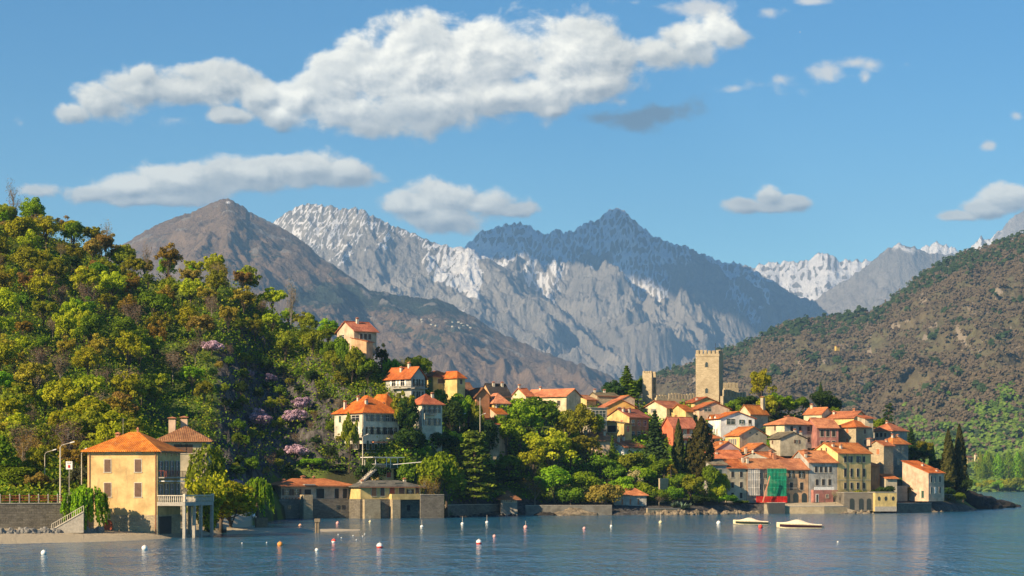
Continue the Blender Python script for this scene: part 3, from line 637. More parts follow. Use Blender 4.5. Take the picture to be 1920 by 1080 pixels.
def balcony(I, face, f0, f1, z, depth=1.1, mat=None, solid=False):
    root = I['root']; W = I['WR'] if face == 'R' else I['WL']; a, b_ = f0 * W, f1 * W
    def T(x0, x1, y0, y1, z0, z1, m):
        if face == 'R': m.box(x0, x1, y0, y1, z0, z1)
        else: m.box(y0, y1, W - x1, W - x0, z0, z1)
    m = MB(); T(a, b_, -depth, -.01, z - .16, z, m); o = m.build('balcony', M_CONC, root)
    r = MB(); k = MB()
    if solid: T(a, b_, -depth, -depth + .12, z, z + .95, r)
    else:
        T(a, b_, -depth, -depth + .05, z + .9, z + .96, r); n = max(3, int((b_ - a) / .3))
        for i in range(n + 1): x = a + (b_ - a - .03) * i / n; T(x, x + .03, -depth + .01, -depth + .04, z, z + .9, r)
        for x in (a, b_ - .04): T(x, x + .04, -depth + .051, 0, z + .9, z + .95, r); T(x, x + .03, -depth * .5, -depth * .5 + .03, z, z + .9, r)
    r.build('railing', mat or M_DARK, o); return o
def door(I, face, f, z, wd=1.1, ht=2.2, mat=None, arch=False):
    root = I['root']; W = I['WR'] if face == 'R' else I['WL']; x = f * W; m = MB()
    pts = [(-wd / 2, 0), (wd / 2, 0), (wd / 2, ht - (wd / 2 if arch else 0))]
    if arch: pts += [(wd / 2 * math.cos(t), ht - wd / 2 + wd / 2 * math.sin(t)) for t in np.linspace(0, math.pi, 9)[1:-1]]
    pts.append((-wd / 2, ht - (wd / 2 if arch else 0)))
    m.poly([(p, -.045, q) for p, q in pts]); n = len(pts)
    for i in range(n): a, b_ = pts[i], pts[(i + 1) % n]; m.poly([(a[0], .02, a[1]), (b_[0], .02, b_[1]), (b_[0], -.045, b_[1]), (a[0], -.045, a[1])])
    return m.build('archway' if arch else 'door', mat or SHUT['brown'], root, (x, 0, z) if face == 'R' else (0, W - x, z), 0 if face == 'R' else -math.pi / 2)
# ---------------------------------------------------------------- trees (unit height meshes, shared between copies)
def quads(P, N, size, rng, aspect=1.0, up=None):
    n = len(P); N = N / (np.linalg.norm(N, axis=1, keepdims=True) + 1e-9)
    T = rng.normal(size=(n, 3)) if up is None else up + rng.normal(size=(n, 3)) * .12
    T = T - N * (T * N).sum(1, keepdims=True); T /= np.linalg.norm(T, axis=1, keepdims=True) + 1e-9; B = np.cross(N, T)
    s = (size * rng.uniform(.6, 1.35, n))[:, None]; a = T * s * aspect / 2; b = B * s / 2
    k = rng.uniform(.5, 1.0, (n, 1))
    V = np.stack([P - a - b * k, P + a * k - b, P + a + b * k, P - a * k + b], 1).reshape(-1, 3)
    return V, np.arange(4 * n).reshape(n, 4)
def ell(n, rng):
    v = rng.normal(size=(n, 3)); return v / np.linalg.norm(v, axis=1, keepdims=True)
def limbs(lobes, seed, base_r=.022, n=6):
    r = random.Random(seed); m = MB(); m.tube([(0, 0, -.06), (r.uniform(-.01, .01), 0, .2), (r.uniform(-.02, .02), r.uniform(-.02, .02), .45), (0, 0, .72)], [base_r * 1.25, base_r, base_r * .65, base_r * .2], 7)
    for c in lobes[:n]:
        z0 = r.uniform(.18, .42); m.tube([(0, 0, z0), (c[0] * .45, c[1] * .45, (z0 + c[2]) / 2 - .02), tuple(c)], [base_r * .55, base_r * .35, base_r * .08], 5)
    return m
def broad(seed, n=2600, leaf=.048, W=.38, zc=.60, zr=.36, lobes=22, lr=(.10, .17), inner=.18, drop=0.0):
    rng = np.random.default_rng(seed); d = ell(lobes, rng); d[:, 2] = np.where(d[:, 2] < -.35, -d[:, 2] * .6, d[:, 2])
    rad = rng.uniform(.45, 1.12, (lobes, 1)) ; Cn = d * rad * [W * .8, W * .8, zr * .85] + [0, 0, zc]; R = rng.uniform(*lr, lobes)
    k = rng.choice(lobes, n, p=R ** 2 / (R ** 2).sum()); v = ell(n, rng); v[:, 2] = np.where(rng.random(n) < .45, np.abs(v[:, 2]), v[:, 2])
    rr = np.where(rng.random(n) < inner, rng.uniform(.3, .9, n), rng.uniform(.88, 1.12, n))
    Pn = Cn[k] + v * (R[k] * rr)[:, None] * [1, 1, .85]; Pn[:, 2] = np.maximum(Pn[:, 2], .06)
    N = v + rng.normal(size=(n, 3)) * .55
    V, Q = quads(Pn, N, leaf, rng)
    tint = np.clip(rng.normal(.5, .16, n) + rng.normal(0, .16, lobes)[k], 0, 1)
    return V, Q, tint, Cn
def twiggy(seed, n=1500, W=.36):                      # bare or budding crown: fans of fine twigs
    rng = np.random.default_rng(seed); m = MB(); r = random.Random(seed); tips = []
    m.tube([(0, 0, -.05), (.01, 0, .25), (-.01, .01, .5), (0, 0, .8)], [.02, .016, .011, .003], 6)
    for i in range(20):
        a = r.uniform(0, 6.28); z0 = r.uniform(.22, .62); L = r.uniform(.22, .42) * (1.15 - z0 * .6); el = r.uniform(.6, 1.1)
        p = [(0, 0, z0), (math.cos(a) * L * .5 * math.cos(el), math.sin(a) * L * .5 * math.cos(el), z0 + L * .45 * math.sin(el)), (math.cos(a) * L * math.cos(el) * 1.1, math.sin(a) * L * math.cos(el) * 1.1, z0 + L * math.sin(el))]
        m.tube(p, [.008, .005, .0018], 5); tips += [p[1], p[2]]
        for j in range(5):
            t = r.uniform(.3, 1); q = Vector(p[1]).lerp(Vector(p[2]), t) if t > .5 else Vector(p[0]).lerp(Vector(p[1]), t * 2)
            e = q + Vector((r.gauss(0, .07), r.gauss(0, .07), r.uniform(.04, .16))); m.tube([q, e], [.0035, .0012], 4, False); tips.append(tuple(e))
    tips = np.array(tips); k = rng.integers(0, len(tips), n); Pn = tips[k] + rng.normal(size=(n, 3)) * [.045, .045, .05]
    V, Q = quads(Pn, rng.normal(size=(n, 3)), .045, rng, .16, up=(tips[k] - [0, 0, .35]) * 2)
    return V, Q, rng.random(n), m
def conifer(seed, n=3600, W=.21):
    rng = np.random.default_rng(seed); k = rng.random(n) ** .62; z = .04 + .95 * (1 - k); lay = 24; zl = np.round(z * lay) / lay
    a = np.floor(rng.random(n) * 11) / 11 * 6.283 + zl * 37 + rng.normal(0, .13, n); rad = np.sqrt(rng.random(n)) * W * (1.02 - zl) * (1 + .25 * np.sin(a * 3 + zl * 50))
    zz = zl + .02 - rad * .32 + rng.normal(0, .008, n)
    Pn = np.stack([rad * np.cos(a), rad * np.sin(a), zz], 1); N = np.stack([np.cos(a) * .5, np.sin(a) * .5, np.full(n, 1.)], 1) + rng.normal(size=(n, 3)) * .45
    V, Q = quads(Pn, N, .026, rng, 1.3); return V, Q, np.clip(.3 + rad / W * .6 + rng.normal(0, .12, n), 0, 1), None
def cypress(seed, n=5200, W=.12, bulge=.35):
    rng = np.random.default_rng(seed); z = rng.random(n) ** .85; prof = np.minimum(1, (z + .03) / bulge) ** .5 * (1 - np.clip((z - bulge) / (1 - bulge), 0, 1) ** 1.7) ** .9
    a = rng.random(n) * 6.283; lump = 1 + .16 * np.sin(a * 3 + z * 9 + seed) + .13 * np.sin(a * 7 - z * 31) + .10 * np.sin(z * 60 + a * 5)
    rad = W * prof * lump * np.where(rng.random(n) < .2, rng.uniform(.5, 1, n), rng.uniform(.9, 1.08, n))
    Pn = np.stack([rad * np.cos(a), rad * np.sin(a), .02 + z * .98], 1); N = np.stack([np.cos(a), np.sin(a), np.full(n, .25)], 1) + rng.normal(size=(n, 3)) * .4
    V, Q = quads(Pn, N, .018, rng, 1.7, up=np.array([0, 0, 1.0])); return V, Q, np.clip(rng.normal(.5, .2, n), 0, 1), None
def cedar(seed, n=5200, W=.46, plates=15):
    rng = np.random.default_rng(seed); m = MB(); r = random.Random(seed); m.tube([(0, 0, -.04), (0, 0, .5), (0, 0, .93)], [.032, .022, .004], 7); Ps = []; Ts = []
    for i in range(plates * 3):
        z = .14 + .82 * (i / (plates * 3)) ; a = i * 2.4 + r.uniform(-.3, .3); L = W * (1.06 - z) ** .6 * r.uniform(.65, 1.02)
        m.tube([(0, 0, z - .03), (math.cos(a) * L * .6, math.sin(a) * L * .6, z + .01), (math.cos(a) * L, math.sin(a) * L, z)], [.009, .006, .002], 4)
        q = n // (plates * 3); t = rng.uniform(.15, 1.08, q) ** .8; wd = .11 * np.sin(np.clip(t, 0, 1) * 2.7 + .3) + .025
        s = rng.uniform(-1, 1, q) * wd; x = np.cos(a) * L * t - np.sin(a) * s; y = np.sin(a) * L * t + np.cos(a) * s
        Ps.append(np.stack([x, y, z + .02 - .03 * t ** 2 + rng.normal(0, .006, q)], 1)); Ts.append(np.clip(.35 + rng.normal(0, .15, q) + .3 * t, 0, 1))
    Pn = np.concatenate(Ps); N = np.array([0, 0, 1.0]) + rng.normal(size=Pn.shape) * .35
    V, Q = quads(Pn, N, .030, rng, 1.2); return V, Q, np.concatenate(Ts), m
def willow(seed, n=8000, W=.42):
    rng = np.random.default_rng(seed); ns = 78; a = rng.random(ns) * 6.283; rad = np.sqrt(rng.random(ns)) * W; top = .97 - (rad / W) ** 2 * .22 + rng.normal(0, .02, ns); L = rng.uniform(.3, .72, ns) * (.5 + .7 * rad / W)
    k = rng.integers(0, ns, n); t = rng.random(n); x = rad[k] * (1 + .16 * t) * np.cos(a[k]) + rng.normal(0, .012, n); y = rad[k] * (1 + .16 * t) * np.sin(a[k]) + rng.normal(0, .012, n)
    Pn = np.stack([x, y, np.maximum(.04, top[k] - t * L[k])], 1); N = np.stack([np.cos(a[k]), np.sin(a[k]), np.full(n, .3)], 1) + rng.normal(size=(n, 3)) * .6
    V, Q = quads(Pn, N, .021, rng, 2.2, up=np.array([0, 0, 1.0]))
    m = MB(); r = random.Random(seed); m.tube([(0, 0, -.05), (.02, 0, .3), (0, .01, .55)], [.045, .035, .02], 7)
    for i in range(9):
        q = i * .7; m.tube([(.01, 0, .3 + .02 * i), (math.cos(q) * .14, math.sin(q) * .14, .66), (math.cos(q) * .3, math.sin(q) * .3, .86)], [.02, .012, .004], 5)
    return V, Q, np.clip(rng.normal(.5, .2, n), 0, 1), m
def palm(seed, fr=26):
    rng = np.random.default_rng(seed); Ps = []; Ns = []
    for i in range(fr):
        a = i * 2.4 + rng.normal(0, .2); el = rng.uniform(-.5, 1.25); L = rng.uniform(.22, .30)
        t = np.linspace(.1, 1, 22); d = np.stack([np.cos(a) * np.cos(el) * t * L, np.sin(a) * np.cos(el) * t * L, .78 + np.sin(el) * t * L - .16 * t ** 2 * (1 + .3 * np.cos(el))], 1)
        for sgn in (-1, 1):
            off = np.stack([-np.sin(a) * np.ones(22), np.cos(a) * np.ones(22), -.6 * np.ones(22)], 1) * sgn * (.028 * np.sin(t * 2.9)[:, None]); off[:, 2] = -np.abs(off[:, 2]) * .6
            Ps.append(d + off); Ns.append(np.stack([np.cos(a) * .2 + 0 * t, np.sin(a) * .2 + 0 * t, 1 + 0 * t], 1))
    Pn = np.concatenate(Ps); N = np.concatenate(Ns) + rng.normal(size=Pn.shape) * .3
    V, Q = quads(Pn, N, .05, rng, .5); m = MB(); m.tube([(0, 0, -.04), (.01, 0, .35), (0, 0, .6), (0, 0, .79)], [.035, .028, .03, .04], 8); return V, Q, rng.random(len(Pn)), m
def ball(seed, n=3800, W=.5, zr=.5):
    rng = np.random.default_rng(seed); v = ell(n, rng); l = 1 + .06 * np.sin(v[:, 0] * 9 + seed) + .05 * np.sin(v[:, 1] * 12) + .05 * np.sin(v[:, 2] * 10)
    Pn = v * l[:, None] * [W, W, zr] * rng.uniform(.88, 1.03, (n, 1)) + [0, 0, zr]; N = v + rng.normal(size=(n, 3)) * .45
    V, Q = quads(Pn, N, .040, rng); return V, Q, np.clip(rng.normal(.5, .2, n), 0, 1), None
def bamboo_bush(seed, n=3000):                       # fountain of upright stems with small leaves
    rng = np.random.default_rng(seed); m = MB(); a = rng.random(60) * 6.283; tilt = np.sqrt(rng.random(60)) * .55; L = rng.uniform(.55, 1.0, 60)
    for i in range(60): m.tube([(0, 0, -.03), (math.cos(a[i]) * tilt[i] * L[i] * .35, math.sin(a[i]) * tilt[i] * L[i] * .35, L[i] * .5), (math.cos(a[i]) * tilt[i] * L[i], math.sin(a[i]) * tilt[i] * L[i], L[i] * .95)], [.006, .004, .001], 4, False)
    k = rng.integers(0, 60, n); t = rng.uniform(.12, 1.03, n); rr = tilt[k] * L[k] * t ** 1.5
    Pn = np.stack([np.cos(a[k]) * rr, np.sin(a[k]) * rr, L[k] * t * .95], 1) + rng.normal(size=(n, 3)) * .028
    V, Q = quads(Pn, rng.normal(size=(n, 3)) + [0, 0, .5], .034, rng, 1.6); return V, Q, rng.random(n), m

def leafmat(name, col, col2=None, trans=.34):
    col2 = col2 or tuple(c * 1.9 for c in col)
    def b(k):
        oi = k.new('ShaderNodeObjectInfo').outputs['Random']; t = k.attr('tint')
        n = k.noise(pos(k), .55, 3, .6)
        c = k.mix(k.ramp(k.math('ADD', k.math('MULTIPLY', t, .6), k.math('MULTIPLY', n, .4)), .25, .75), col, col2)
        hs = k.new('ShaderNodeHueSaturation'); k.put(hs.inputs['Hue'], k.math('MULTIPLY_ADD', oi, .05, .475)); k.put(hs.inputs['Value'], k.math('MULTIPLY_ADD', oi, .5, .85)); k.put(hs.inputs['Saturation'], 1.0); k.link(c, hs.inputs['Color'])
        d = k.new('ShaderNodeBsdfDiffuse'); k.link(hs.outputs[0], d.inputs[0]); tr = k.new('ShaderNodeBsdfTranslucent'); k.link(k.mix(1.0, hs.outputs[0], (1.1, 1.15, .5), 'MULTIPLY'), tr.inputs[0])
        mx = k.new('ShaderNodeMixShader'); mx.inputs[0].default_value = trans; k.link(d.outputs[0], mx.inputs[1]); k.link(tr.outputs[0], mx.inputs[2]); return mx.outputs[0]
    return new_mat(name, b)
LM = dict(
    fresh=leafmat('fresh_green_leaves', (.105, .195, .010), (.26, .38, .018)), lime=leafmat('lime_leaves', (.21, .25, .010), (.42, .42, .025)),
    olive=leafmat('olive_leaves', (.125, .145, .012), (.28, .28, .022)), mid=leafmat('green_leaves', (.070, .125, .010), (.17, .25, .018)),
    dark=leafmat('dark_evergreen_leaves', (.020, .042, .010), (.055, .090, .018)), russet=leafmat('russet_leaves', (.17, .115, .028), (.31, .22, .05)),
    greyg=leafmat('grey_green_leaves', (.075, .085, .04), (.15, .16, .08)), gold=leafmat('golden_leaves', (.20, .15, .02), (.36, .28, .035)),
    twig=leafmat('twigs', (.10, .070, .042), (.20, .14, .085), .05), lilac=leafmat('lilac_blossom', (.26, .17, .22), (.52, .36, .46), .1),
    orange=leafmat('orange_leaves', (.32, .10, .02), (.50, .20, .04)), pink=leafmat('magenta_blossom', (.5, .02, .16), (.75, .06, .3), .1),
    cyp=leafmat('cypress_leaves', (.028, .034, .009), (.080, .075, .018), .08), ced=leafmat('cedar_needles', (.06, .085, .012), (.19, .22, .025), .15), spr=leafmat('spruce_needles', (.018, .045, .014), (.05, .095, .026), .1),
    agave=leafmat('agave_leaves', (.14, .20, .13), (.30, .36, .25), .1), pale=leafmat('pale_yellow_blossom', (.30, .28, .10), (.48, .46, .22), .1))
BARK = plain('bark', (.10, .075, .05), .95); BARKG = plain('grey_bark', (.22, .19, .15), .95)
VAR = {}
def reg(kind, data, trunk=None):
    V, Q, t, x = data
    cm = np_mesh(kind + '_crown', V, Q, LM['mid'], False, None, {'tint': t})
    tm = (x if isinstance(x, MB) else trunk).mesh(kind + '_trunk', BARK, True); VAR.setdefault(kind, []).append((cm, tm))
for i in range(5):
    d = broad(100 + i, W=(.36, .42, .33, .45, .38)[i], zc=(.60, .56, .6, .55, .58)[i], zr=(.36, .36, .38, .34, .36)[i], lobes=(34, 42, 30, 48, 28)[i], lr=((.06, .15), (.05, .13), (.07, .16), (.05, .11), (.07, .18))[i], n=4600, leaf=.034, inner=.25); reg('broad', d, limbs(list(d[3]), i))
for i in range(2):
    d = broad(200 + i, n=3000, leaf=.030, W=.38, zc=.58, zr=.40, lobes=44, lr=(.04, .10), inner=.5); reg('airy', d, limbs(list(d[3]), i, .016, 14))
for i in range(2):
    d = broad(300 + i, n=5200, leaf=.028, W=.40, zc=.56, zr=.42, lobes=46, lr=(.06, .12)); reg('big', d, limbs(list(d[3]), i, .026, 10))
for i in range(2):
    d = broad(400 + i, n=4200, leaf=.048, W=.55, zc=.45, zr=.42, lobes=30, lr=(.08, .22)); reg('bush', d, limbs(list(d[3]), i, .02, 5))
for i in range(3): reg('twig', twiggy(20 + i))
for i in range(2): reg('bare', twiggy(40 + i, 420))
TR = MB().tube([(0, 0, -.05), (0, 0, .5), (0, 0, .95)], [.018, .012, .003], 6)
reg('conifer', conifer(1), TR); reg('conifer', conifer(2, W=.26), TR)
reg('cypress', cypress(1), TR); reg('cypress', cypress(2, W=.135, bulge=.45), TR); reg('cypress', cypress(3, W=.10), TR); reg('cypress', cypress(4, 6000, W=.095, bulge=.22), TR)
reg('poplar', cypress(5, 1800, W=.16, bulge=.5), TR)
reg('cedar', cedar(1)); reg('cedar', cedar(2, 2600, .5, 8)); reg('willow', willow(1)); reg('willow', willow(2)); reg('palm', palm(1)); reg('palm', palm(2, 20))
reg('ball', ball(1), TR); reg('fountain', bamboo_bush(1))
KN = dict(broad='broadleaf_tree', airy='broadleaf_tree', big='broadleaf_tree', bush='shrub', twig='budding_tree', bare='bare_tree', conifer='conifer_tree', cypress='cypress_tree', poplar='poplar_tree', cedar='cedar_tree', willow='willow_tree', palm='palm_tree', ball='shrub', fountain='shrub')
TREES = []
def tree(kind, v, px, D, H, mat, label=None, wf=1.0, z=None, group=None, cat=None, name=None):
    cm, tm = VAR[kind][v % len(VAR[kind])]; x = xpx(px, D); zz = ground(px, D) if z is None else z
    r = empty(name or KN[kind], (x, D, zz - .1), random.uniform(0, 6.28), label, cat or ('shrub' if KN[kind] == 'shrub' else 'tree'), group)
    r.scale = (H * wf, H * wf, H)
    t = link('trunk', tm, r); c = link('crown', cm, r)
    c.material_slots[0].link = 'OBJECT'; c.material_slots[0].material = LM[mat]
    if kind in ('twig', 'bare'): t.material_slots[0].link = 'OBJECT'; t.material_slots[0].material = BARKG
    TREES.append((px, D, H)); return r
def treey(kind, v, px, pyb, pyt, D, mat, label, wpx=None, **kw):
    """tree whose crown spans rows pyb..pyt in the photograph at distance D"""
    g = ground(px, D); H = zpx(pyt, D) - g; base = kw.pop('sink', None)
    if pyb is not None and base is None and zpx(pyb, D) > g + 1.0 and kw.get('float', False): pass
    kw.pop('float', None); Wn = {'broad': .64, 'airy': .66, 'big': .66, 'bush': .95, 'twig': .72, 'bare': .7, 'conifer': .44, 'cypress': .25, 'poplar': .32, 'cedar': .95, 'willow': .95, 'palm': .5, 'ball': 1.0, 'fountain': .95}[kind]
    if H < 1: H = 1.0
    wf = (wpx / F * D) / (H * Wn) if wpx else 1.0
    return tree(kind, v, px, D, H, mat, label, wf, group=kw.get('group'), cat=kw.get('cat'), name=kw.get('name'))
# ---------------------------------------------------------------- colours of the walls
W_ = dict(ochre=stucco('ochre_plaster', (.62, .42, .185), .15), cream=stucco('cream_plaster', (.62, .53, .34), .3), pale=stucco('pale_plaster', (.60, .56, .44), .3), yellow=stucco('yellow_plaster', (.62, .47, .19), .3),
    lemon=stucco('lemon_plaster', (.80, .56, .22), .2), peach=stucco('peach_plaster', (.58, .36, .20), .25), pink=stucco('pink_plaster', (.60, .43, .30), .3), rose=stucco('rose_plaster', (.40, .17, .14), .6),
    terra=stucco('terracotta_plaster', (.44, .20, .09), .3), red=stucco('red_plaster', (.55, .15, .07), .2), orange=stucco('orange_plaster', (.68, .38, .10), .15), white=stucco('white_plaster', (.78, .76, .72), .12),
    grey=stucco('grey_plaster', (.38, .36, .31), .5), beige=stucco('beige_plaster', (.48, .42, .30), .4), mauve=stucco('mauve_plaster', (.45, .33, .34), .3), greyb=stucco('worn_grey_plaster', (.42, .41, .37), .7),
    amber=stucco('amber_plaster', (.70, .48, .12), .12))
HS = {}
def Hs(key, *a, **k): HS[key] = house(*a, **k); return HS[key]
# ---- ochre house by the beach
def ex_ochre(I):
    r = I['root']; WR, WL, h = I['WR'], I['WL'], I['h']
    m = MB(); m.box(-.035, WR + .035, -.035, WL + .035, 0, 3.15); m.build('stone_base', ST_WARM, r)
    for y in (.25, WL - .35): MB().tube([(-.12, y, .3), (-.12, y, h - .1)], .06, 6).build('downpipe', M_TERRA, r)
    for f in (.30, .735):                     # half-round vents under the eaves
        p = MB(); q = [(math.cos(t) * .45, math.sin(t) * .38) for t in np.linspace(0, math.pi, 9)]; p.poly([(a, -.03, b) for a, b in q])
        for i in range(len(q)): a, b = q[i], q[(i + 1) % len(q)]; p.poly([(a[0], .02, a[1]), (b[0], .02, b[1]), (b[0], -.03, b[1]), (a[0], -.03, a[1])])
        p.build('vent', M_GLASS, r, (0, WL * (1 - f), h - .62), -math.pi / 2)
    for f in (.29, .725):
        window(r, (0, WL * (1 - f), h - 3.35), -math.pi / 2, 'c', 1.0, 1.85, 'brown'); window(r, (0, WL * (1 - f), h - 7.0), -math.pi / 2, 'c', 1.05, 2.05, 'brown')
    door(I, 'L', .30, .02, 1.35, 2.4, SHUT['red'], True)
    for z in (h - 3.9, h - 7.3):
        for i in range(4): window(r, (WR * (.14 + .24 * i), 0, z), 0, 's', .8, 2.2 if i else 2.1, 'grey')
    for i in range(4): MB().box(-.16, .16, -.03, .02, 0, .4).build('vent', M_GLASS, r, (WR * (.14 + .24 * i), 0, h - .95))
    balcony(I, 'R', .02, .98, h - 4.1, 1.0, SHUT['red'])
    aw = MB(); aw.box(.5, WR * .45, -.9, -.03, h - 4.75, h - 4.62); aw.box(WR * .6, WR * .96, -.9, -.03, h - 4.75, h - 4.62); aw.build('awning', M_WHITE, r)
    # terrace on columns, corner of stone balusters
    zt = h - 7.75; X1, Y0 = WR * .92 + 3.5, -4.3
    t = MB(); t.box(-.1, X1, Y0, -.02, zt - .55, zt); ter = t.build('terrace', M_CONC, r)
    c = MB()
    for x, y in ((.15, Y0 + .2), (WR * .45, Y0 + .2), (WR * .75, Y0 + .2), (X1 - .25, Y0 + .2), (X1 - .25, -.6)):
        c = MB().box(x - .22, x + .22, y - .2, y + .22, -.8, zt - .55); c.build('column', M_CONC, ter)
    b = MB(); 
    b.box(-.1, X1, Y0, Y0 + .25, zt + .88, zt + 1.02); b.box(-.1, .15, Y0 + .26, -.05, zt + .88, zt + 1.02); b.box(X1 - .25, X1, Y0 + .26, -.05, zt + .88, zt + 1.02)
    n = 22
    for i in range(n + 1):
        x = X1 * i / n; b.tube([(x, Y0 + .13, zt), (x, Y0 + .13, zt + .35), (x, Y0 + .13, zt + .88)], [.06, .11, .05], 6, False)
    for i in range(12): y = Y0 + .5 + i * .32; b.tube([(0, y, zt), (0, y, zt + .35), (0, y, zt + .88)], [.06, .11, .05], 6, False)
    for x in (.02, X1 - .12): b.box(x - .2, x + .2, Y0 - .04, Y0 + .32, zt, zt + 1.2)
    b.build('balustrade', M_FRAME, ter)
    d = MB().box(.6, WR * .6, -.05, .02, .05, 2.9).build('boat_door', SHUT['dark'], r)
Hs('ochre', 'beach_house', 'ochre three storey house with brown shutters and stone base on the beach', 291, 164, 295, 338, 842, 79, W_['ochre'], 'hip', T_OR, ov=.75, base=1006,
   rise=2.5, chim=((.62, .78, .9, .6, M_TERRA), (.5, .45, .35, .25, M_TERRA)), extra=ex_ochre, cat='house')
def ex_ant(I):
    r = I['root']; x, y, z = I['WR'] * .6, I['WL'] * .7, I['h'] + I['rise'] * .7
    m = MB().tube([(x, y, z), (x, y, z + 3)], .03, 5); m.bar((x - .6, y, z + 2.6), (x + .6, y, z + 2.6), .03); m.bar((x - .5, y, z + 2.9), (x + .5, y, z + 2.9), .03); m.build('aerial', M_CONC, r)
ex_ant(HS['ochre'])
Hs('behind', 'villa', 'beige house with weathered hipped roof and two tall chimneys behind the ochre house', 322, 266, 300, 388, 822, 4, W_['beige'], 'hip', T_OLD, ov=.9, ridge=800, WL=9,
   wins=(('R', 3, 1, dict(style='c', shut='brown', wd=.95, ht=1.45, top=.95, m=2.2)),), chim=((.22, .35, 2.2, 1.1, W_['pink']), (.46, .5, 1.4, 1.1, W_['pink'])))
# ---- two low villas on the sea wall
def ex_brick(I):
    r = I['root']; WR, WL, h = I['WR'], I['WL'], I['h']
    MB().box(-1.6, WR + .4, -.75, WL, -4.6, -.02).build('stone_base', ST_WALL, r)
    MB().box(WR * .25, WR * .25 + 2.2, -3.0, -.76, -4.6, 1.0).build('buttress', ST_WARM, r)
    for f in (.08, .22): window(r, (WR * f, 0, .9), 0, 's', 1.1, 1.35, 'brown')
    for f, w_ in ((.56, 1.9), (.80, 1.0), (.92, 1.0)): window(r, (WR * f, 0, .15), 0, 'c', w_, 2.2, 'dark')
    window(r, (WR * .38, 0, .3), 0, 'c', 1.6, 1.9, 'dark'); 
    for f in (.10, .36, .80, .88): MB().box(-.4, .4, -.05, .02, 0, .9).build('window', M_GLASS, r, (WR * f, -.75, -2.3))
    for f in (.3,): MB().box(WR * f, WR * f + 2.6, -1.5, -.02, h - .1, h + .15).build('canopy', M_CONC, r)
    for i in range(7): MB().tube([(0, 0, 0), (0, 0, .35)], [.14, .2], 7).build('flower_pot', M_TERRA, r, (.3 + i * .75, -.5, 0.02))
Hs('brick', 'villa', 'low salmon villa with flat orange roof on a stone sea wall', 446, 510, 527, 657, 909, 28, W_['pink'], 'hip', T_OR, ov=1.2, base=936, rise=1.25, WL=9, chim=((.42, .5, .35, .8, M_TERRA), (.58, .5, .3, .5, M_DARK), (.12, .4, .3)), extra=ex_brick, th=.22)
def ex_yel(I):
    r = I['root']; WR, WL, h = I['WR'], I['WL'], I['h']
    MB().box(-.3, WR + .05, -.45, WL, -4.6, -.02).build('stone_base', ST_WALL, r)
    MB().box(WR * .02, WR * .28, -1.6, -.46, -4.6, -.05).build('stone_bay', ST_WARM, r)
    MB().box(WR * .47, WR * .995, -1.5, -.02, -.1, 1.15).build('balcony', W_['yellow'], r)
    MB().box(WR * .47, WR * .60, -1.9, -.46, -4.6, -.12).build('pillar', ST_WARM, r)
    for f, w_, s_ in ((.22, 1.2, 'orange'), (.36, 1.0, 'brown'), (.52, 1.3, 'red'), (.68, 1.4, 'brown'), (.94, .9, 'brown')): window(r, (WR * f, 0, .7), 0, 'c', w_, 1.9, s_)
    window(r, (WR * .82, 0, 1.0), 0, 's', .9, 1.2, 'dark')
    for f in (.36, .62, .78): MB().box(-.4, .4, -.05, .02, 0, 1.2).build('window', M_GLASS, r, (WR * f, -.45, -2.6))
    for f, z in ((.33, .3), (.62, .34)): MB().box(WR * f, WR * f + 1.8, 1.2, 3.0, h + z, h + z + .5).build('roof_panel', M_GLASS, r)
Hs('yellow_low', 'villa', 'low yellow villa with grey roof and long balcony on a stone sea wall', 448, 664, 676, 789, 912, 28, W_['yellow'], 'hip', T_GR, ov=.7, base=936, rise=1.2, WL=8, chim=((.12, .4, .5, .5), (.85, .5, .8, .6)), extra=ex_yel, th=.22)
# small yellow tower with a glazed roof terrace, and its stair
def ex_tow(I):
    r = I['root']; WR, WL, h = I['WR'], I['WL'], I['h']
    f = MB()
    for x, y in ((-1.6, -.8), (WR * .35, -.8), (WR * .65, -.8), (WR + .6, -.8), (-1.6, WL), (WR + .6, WL)): f.bar((x, y, h + .2), (x, y, h + 2.5), .12)
    for z in (h + 2.5, h + 1.1): f.bar((-1.66, -.8, z), (WR + .66, -.8, z), .10); f.bar((-1.6, -.74, z), (-1.6, WL, z), .08)
    f.build('terrace_frame', M_WHITE, r); MB().box(-2.6, WR + 2.2, -1.3, WL + .4, h + 2.6, h + 2.74).build('canopy', M_WHITE, r)
    MB().box(-1.5, WR * .33, -.77, -.73, h + .25, h + 1.0).build('glass_panel', M_GLASS, r); MB().box(WR * .4, WR + .5, -.77, -.73, h + .25, h + 1.0).build('glass_panel', SHUT['green'], r)
    window(r, (WR * .65, 0, 1.2), 0, 'c', 1.2, 1.3, 'red')
    s = MB(); n = 14
    for i in range(n): s.box(-2.0 - i * .42, -1.58 - i * .42, -1.2, .2, h - i * .34 - .5, h - i * .34)
    st = s.build('stair', M_CONC, r); q = MB(); q.bar((-1.7, -1.2, h + .9), (-1.7 - n * .42, -1.2, h + .9 - n * .34), .07)
    for i in range(0, n, 2): q.bar((-1.8 - i * .42, -1.2, h - i * .34), (-1.8 - i * .42, -1.2, h - i * .34 + .9), .04)
    q.build('railing', M_CONC, st)
Hs('yellow_tower', 'stair_tower', 'small yellow tower with white glazed roof terrace and outside stair', 461, 700, 712, 738, 879, 35, W_['yellow'], 'flat', M_CONC, ov=.35, base=905, WL=4, extra=ex_tow, cat='tower')
